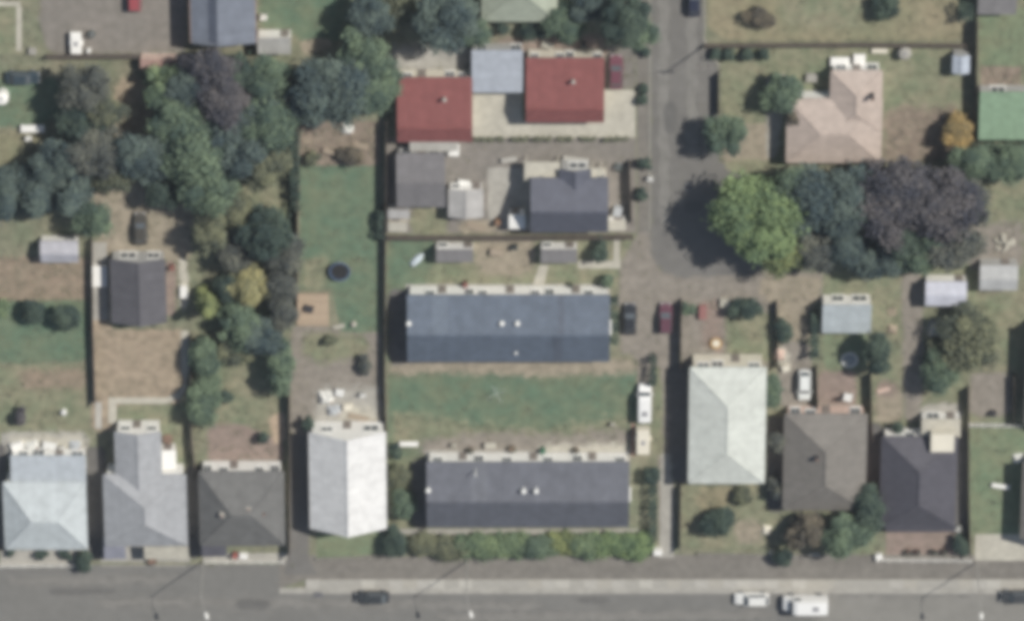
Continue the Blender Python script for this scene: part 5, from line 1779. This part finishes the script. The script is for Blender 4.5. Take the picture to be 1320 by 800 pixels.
m_plast = mat('white_plastic', (.72, .72, .70), rough=.4, var=.05)
m_cardb = mat('tan_board', (.36, .30, .235), var=.15)
m_tarpg = mat('grey_tarp', (.42, .44, .46), var=.12)
m_tarpw = mat('pale_tarp', (.66, .66, .63), var=.1)
m_blue = mat('blue_plastic', (.10, .20, .36), rough=.4)
m_terr = mat('terracotta', (.30, .19, .15), var=.12)
m_red = mat('red_plastic', (.42, .09, .08), rough=.45)
ITEMS = (
    # behind the white gabled house
    ('tarp_heap', 'pale sheet covered heap left behind the white gabled house', 'heap', 420, 513, .4, heap(2.0, 1.8, .9, m_tarpw)),
    ('tarp_heap', 'grey sheet covered heap behind the white gabled house', 'heap', 430, 530, .4, heap(1.8, 1.5, .7, m_tarpg)),
    ('garden_table', 'small white table among the heaps behind the white gabled house', 'table', 438, 506, .7, table(m_plast, 1.1, 1.0)),
    ('plank_stack', 'tan plank stack close to the white gabled house wall', 'planks', 462, 538, .2, stack(m_cardb, 2.6)),
    ('garden_chair', 'white plastic chair right behind the white gabled house', 'chair', 468, 508, .4, chair(m_plast, 1.3)),
    ('pallet', 'tan pallet behind the white gabled house by the fence', 'pallet', 480, 545, .1, pallet(m_cardb)),
    ('storage_box', 'cream box between heaps behind the white gabled house', 'box', 448, 524, .4, box_(1.0, .8, .5, m_cream)),
    ('wheelie_bin', 'dark wheelie bin at the back wall of the white gabled house', 'bin', 446, 548, .6, bin_((.05, .06, .06))),
    # behind the pale bluish roofed house
    ('storage_box', 'white box at the left behind the pale bluish roofed house', 'box', 22, 574, .4, box_(1.5, 1.0, .6, m_white)),
    ('tarp_heap', 'pale sheet covered heap behind the pale bluish roofed house', 'heap', 40, 575, .3, heap(1.9, 1.3, .6, m_tarpw)),
    ('garden_table', 'white table behind the pale bluish roofed house', 'table', 64, 574, .7, table(m_plast, 1.8, 1.0)),
    ('garden_chair', 'white chair right of the table behind the pale bluish house', 'chair', 80, 577, .4, chair(m_plast, 1.2)),
    ('tarp_heap', 'grey sheet covered heap at the right behind the pale bluish house', 'heap', 96, 575, .3, heap(1.6, 1.4, .5, m_tarpg)),
    ('water_drum', 'small white drum on the left dry yard', 'drum', 82, 531, .4, tank(.38, .7, m_plast)),
    # behind the front flats
    ('garden_table', 'pale table behind the front flats, left of the clothesline', 'table', 632, 574, .7, table(m_conc3, 1.5, .9)),
    ('garden_chair', 'pale chair behind the left end of the front flats', 'chair', 585, 573, .4, chair(m_conc3, 1.2)),
    ('planter_tub', 'green planted tub behind the front flats near the middle', 'planter', 660, 578, .4, planter(m_terr, .5, 'mid')),
    ('planter_tub', 'green planted tub behind the front flats near the left', 'planter', 606, 580, .4, planter(m_terr, .45, 'dk')),
    ('planter_tub', 'green planted tub behind the front flats near the right', 'planter', 742, 580, .4, planter(m_terr, .45, 'dk')),
    ('wheelie_bin', 'green wheelie bin behind the right half of the front flats', 'bin', 700, 580, .6, bin_((.06, .16, .10))),
    ('garden_chair', 'pale chair at the edge of the flats lawn near the caravan', 'chair', 790, 546, .4, chair(m_conc3, 1.2)),
    ('wheelie_bin', 'red lidded wheelie bin behind the middle flats', 'bin', 600, 366, .6, bin_((.22, .10, .09))),
    ('planter_tub', 'planted tub in front of the middle flats doors', 'planter', 735, 368, .4, planter(m_terr, .4, 'dk')),
    ('garden_table', 'brown timber table on the bare patch between the two garden sheds', 'table', 640, 325, .6, table(m_cardb, 1.6, .9)),
    ('wheelie_bin', 'dark wheelie bin next to the bare patch between the sheds', 'bin', 664, 318, .6, bin_((.055, .06, .065))),
    # yards of the units
    ('plank_stack', 'tan plank stack below the pale grey shed', 'planks', 612, 292, .2, stack(m_cardb, 2.4)),
    ('storage_drum', 'brown drum beside the small white roofed shed', 'drum', 641, 286, .5, tank(.42, 1.1, mat('brown_drum', (.22, .13, .08)))),
    ('garden_table', 'white table at the top of the pale grey shed yard', 'table', 598, 236, .7, table(m_plast, 1.5, .8)),
    ('storage_box', 'white box under the lower edge of the first red roof', 'box', 585, 192, .6, box_(1.3, 1.6, .9, m_white)),
    ('garden_bench', 'pale bench above the black roofed house verandah', 'bench', 742, 206, .5, table(m_conc, 3.2, .7, .5)),
    ('garden_bench', 'pale bench left of the verandah of the black roofed house', 'bench', 656, 206, .5, table(m_conc, 2.0, .7, .5)),
    ('storage_box', 'grey box right of the black roofed house', 'box', 796, 272, .5, box_(1.0, 1.2, .8, m_tarpg)),
    ('planter_tub', 'tub with dark plant right of the black roofed house', 'planter', 797, 215, .4, planter(m_trimg, .55, 'dk')),
    ('garden_chair', 'white chair on the verge beside the side road', 'chair', 838, 230, .4, chair(m_plast, 1.3)),
    # right side
    ('rubble_heap', 'pale rubble heap above the ribbed roof shed', 'rubble', 1294, 312, .3, rubble(1.5, 26, m_conc3)),
    ('tarp_heap', 'pale pink sheet covered heap in the drive above the white car', 'heap', 1005, 458, .3, heap(1.3, 1.6, .5, m_pinkw)),
    ('storage_box', 'cream box in the drive left of the white car', 'box', 1013, 474, .4, box_(.9, .8, .5, m_cream)),
    ('garden_table', 'round-edged white table on the pink brick patio', 'table', 1093, 512, .7, table(m_plast, 1.1, 1.1)),
    ('garden_chair', 'dark chair on the pink brick patio', 'chair', 1082, 514, .4, chair(m_dark, 1.2)),
    ('paddling_pool', 'pale ring of a paddling pool on the lawn below the pale garage', 'pool', 1095, 464, .2, lambda root: (
        part(root, 'rim', MB().tube([(math.cos(i * .3307) * 1.0, math.sin(i * .3307) * 1.0, .16) for i in range(20)], [.16] * 20, 6), m_tarpw, local=True),
        part(root, 'floor', MB().tube([(0, 0, .01), (0, 0, .03)], [.98, .98], 20), mat('pool_floor', (.34, .36, .36)), local=True))),
    ('plank_stack', 'pale pink plank stack left of the gravel drive', 'planks', 1138, 502, .2, stack(m_pinkw, 1.6, 3)),
    ('storage_box', 'cream box right of the gravel drive near the lavender shed', 'box', 1206, 426, .4, box_(1.3, 1.2, .6, m_cream)),
    ('pallet', 'brown pallet by the gravel drive', 'pallet', 1150, 402, .1, pallet(m_cardb)),
    ('tarp_heap', 'tan sheet covered heap between garage and gravel drive', 'heap', 1150, 425, .3, heap(1.3, 1.2, .5, m_cardb)),
    ('garden_bench', 'white bench on the right lawn', 'bench', 1290, 626, .4, table(m_white, 2.4, .6, .5)),
    ('storage_box', 'dark box on the grey patio at the right', 'box', 1280, 532, .4, box_(.7, .6, .7, m_dark)),
    ('tarp_heap', 'pale sheet covered heap on the right lawn at the edge', 'heap', 1313, 592, .4, heap(1.4, 1.4, .6, m_tarpw)),
    ('planter_tub', 'pale tub with light plant beside the pink courtyard', 'planter', 1236, 682, .5, planter(m_white, .5, 'grey')),
    ('storage_box', 'white box at the left end of the pink courtyard fence', 'box', 1133, 716, .4, box_(.8, .7, .6, m_white)),
    ('tarp_heap', 'cream sheet covered heap beside the tan front lawn', 'heap', 988, 684, .3, heap(1.2, 1.4, .5, m_cream)),
    ('planter_tub', 'white tub at the corner of the tan front lawn', 'planter', 996, 712, .4, planter(m_white, .45, 'olive')),
    ('garden_bench', 'pale bench in front of the brown-grey house', 'bench', 1050, 714, .4, table(m_conc3, 1.4, .6, .5)),
    ('garden_table', 'pale table on the yard behind the second red roof', 'table', 706, 58, .6, table(m_conc3, 1.5, .9)),
    ('wheelie_bin', 'dark wheelie bin on the yard behind the second red roof', 'bin', 752, 58, .6, bin_((.06, .06, .065))),
    # front gardens on the left
    ('wheelie_bin', 'red wheelie bin in front of the charcoal roofed house', 'bin', 303, 715, .6, bin_((.36, .13, .11))),
    ('storage_box', 'white box next to the red bin in front of the charcoal house', 'box', 314, 716, .4, box_(1.0, .7, .5, m_white)),
    ('planter_tub', 'reddish planted tub in front of the cream porch roof', 'planter', 196, 722, .4, planter(m_terr, .6, 'brown')),
    ('planter_tub', 'brown planted tub beside the back wing of the grey house', 'planter', 216, 566, .5, planter(m_terr, .7, 'brown')),
    # left middle
    ('garden_table', 'tan timber table on the deck beside the long lawn', 'table', 398, 398, .7, table(m_dark, 1.2, 1.0)),
    ('plank_stack', 'pale plank stack at the lower edge of the deck', 'planks', 436, 420, .2, stack(m_conc3, 1.4, 3)),
    ('storage_drum', 'pale drum at the lower edge of the long lawn', 'drum', 456, 418, .4, tank(.35, .6, m_conc3)),
    ('tarp_heap', 'pale sheet covered heap in the red-brown garden bed', 'heap', 448, 168, .3, heap(1.5, 1.3, .6, m_tarpw)),
    ('plank_stack', 'tan plank stack in the red-brown garden bed', 'planks', 465, 188, .2, stack(m_cardb, 2.0)),
    ('pallet', 'tan pallet on the left of the red-brown garden bed', 'pallet', 396, 180, .1, pallet(m_cardb)),
    ('garden_bench', 'tan bench at the lower edge of the red-brown garden bed', 'bench', 425, 196, .4, table(m_cardb, 1.8, .6, .45)),
    ('storage_box', 'white box right of the dark garage', 'box', 237, 376, .4, box_(.9, 1.6, .5, m_white)),
    ('wheelie_bin', 'red-brown bin beside the dark garage', 'bin', 222, 344, .6, bin_((.24, .11, .09))),
    ('planter_tub', 'grey planted tub at the edge of the car park', 'planter', 118, 44, .4, planter(m_trimg, .5, 'dk')),
    ('storage_drum', 'white drum beside the white box trailer', 'drum', 114, 66, .4, tank(.3, .6, m_plast)),
    ('storage_box', 'pale box below the concrete edging of the left lawn', 'box', 42, 66, .4, box_(.9, .8, .5, m_conc2)),
)
for nm, lb, ct, px, py, z, bld in ITEMS:
    simple(nm, lb, ct, px, py, z, bld, rz=math.radians(R.uniform(-20, 20)))

# the raised deck beside the long lawn, board by board
da, db = G(382, 378, .3), G(424, 420, .3)
dk = thing('timber_deck', 'tan timber deck at the lower left corner of the long lawn', 'deck', ((da.x + db.x) / 2, (da.y + db.y) / 2, 0))
nb_ = 28
bw_ = (db.x - da.x) / nb_
bme = MB().box((0, 0, 0), (bw_ - .012, da.y - db.y, .03)).mesh('board')
bme.materials.append(m_deck)
for i in range(nb_):
    data_child(dk, 'board', bme, (da.x + bw_ * i - ORG[dk].x, db.y - ORG[dk].y + R.uniform(-.05, .05), .27))
part(dk, 'frame', MB().box((da.x + .05, db.y + .05, 0), (db.x - .05, da.y - .05, .265)), m_timber)

# ------------------------------------------------------------------ weeds and tufts on every soft patch of ground
def inside(P, poly):
    x, y = P[:, 0], P[:, 1]
    r = np.zeros(len(P), bool)
    n = len(poly)
    for i in range(n):
        (x0, y0), (x1, y1) = poly[i], poly[(i + 1) % n]
        if y0 == y1:
            continue
        t = ((y0 > y) != (y1 > y)) & (x < (x1 - x0) * (y - y0) / (y1 - y0) + x0)
        r ^= t
    return r


rng = np.random.default_rng(11)
P = np.stack([rng.uniform(-40, 1360, 60000), rng.uniform(-40, 740, 60000)], 1)
top = np.zeros(len(P))
soft = np.full(len(P), .55)
SOFT = {'lawn': .28, 'dry_grass': .8, 'yard': .6, 'garden_bed': 1.0, 'scrub_ground': 1.0, 'bare_earth': .35, 'grass_strip': 1.0, 'driveway': .10, 'lane': .03, 'gravel_drive': .08}
for poly, lv, nm in SHEETS:
    m_ = inside(P, poly) & (lv >= top)
    top[m_] = lv
    soft[m_] = SOFT.get(nm, 0.0)
cl = .5 + .5 * np.sin(P[:, 0] * .13 + 2 * np.sin(P[:, 1] * .05)) * np.sin(P[:, 1] * .15 + 2 * np.sin(P[:, 0] * .045))
keep = rng.random(len(P)) < soft * cl ** 1.6
P = P[keep]
W = np.array([list(G(x, y, 0.0)) for x, y in P])
k = 5
off = rng.normal(0, .16, (len(W), k, 3))
off[:, :, 2] = np.abs(off[:, :, 2]) * .35 + .04
Q = (W[:, None, :] + off).reshape(-1, 3)
tb = np.repeat(np.clip(rng.normal(.5, .3, len(W)), 0, 1), k)
V, t = leaves(rng, Q, np.tile(np.array([0, 0, 1.3]), (len(Q), 1)), .11, tb)
me = fastmesh('weeds', V, t)
me.materials.append(leafmat('leaf_weeds', (.235, .245, .185)))
o = bpy.data.objects.new('weeds', me)
COL.objects.link(o)
o['kind'] = 'stuff'
o['label'] = 'low weeds and grass tufts scattered over the yards and lawns'

# ------------------------------------------------------------------ the air between the aeroplane and the ground
hz = bpy.data.materials.new('haze_air')
hz.use_nodes = True
hn = hz.node_tree
for n in list(hn.nodes):
    if n.type != 'OUTPUT_MATERIAL':
        hn.nodes.remove(n)
pv = hn.nodes.new('ShaderNodeVolumePrincipled')
pv.inputs['Color'].default_value = (.80, .88, 1.0, 1)
pv.inputs['Density'].default_value = HAZE
hn.links.new(pv.outputs[0], [n for n in hn.nodes if n.type == 'OUTPUT_MATERIAL'][0].inputs['Volume'])
ho = struct('haze', MB().box((-1600, -1600, -1), (1600, 1600, 860)), hz, 'stuff')
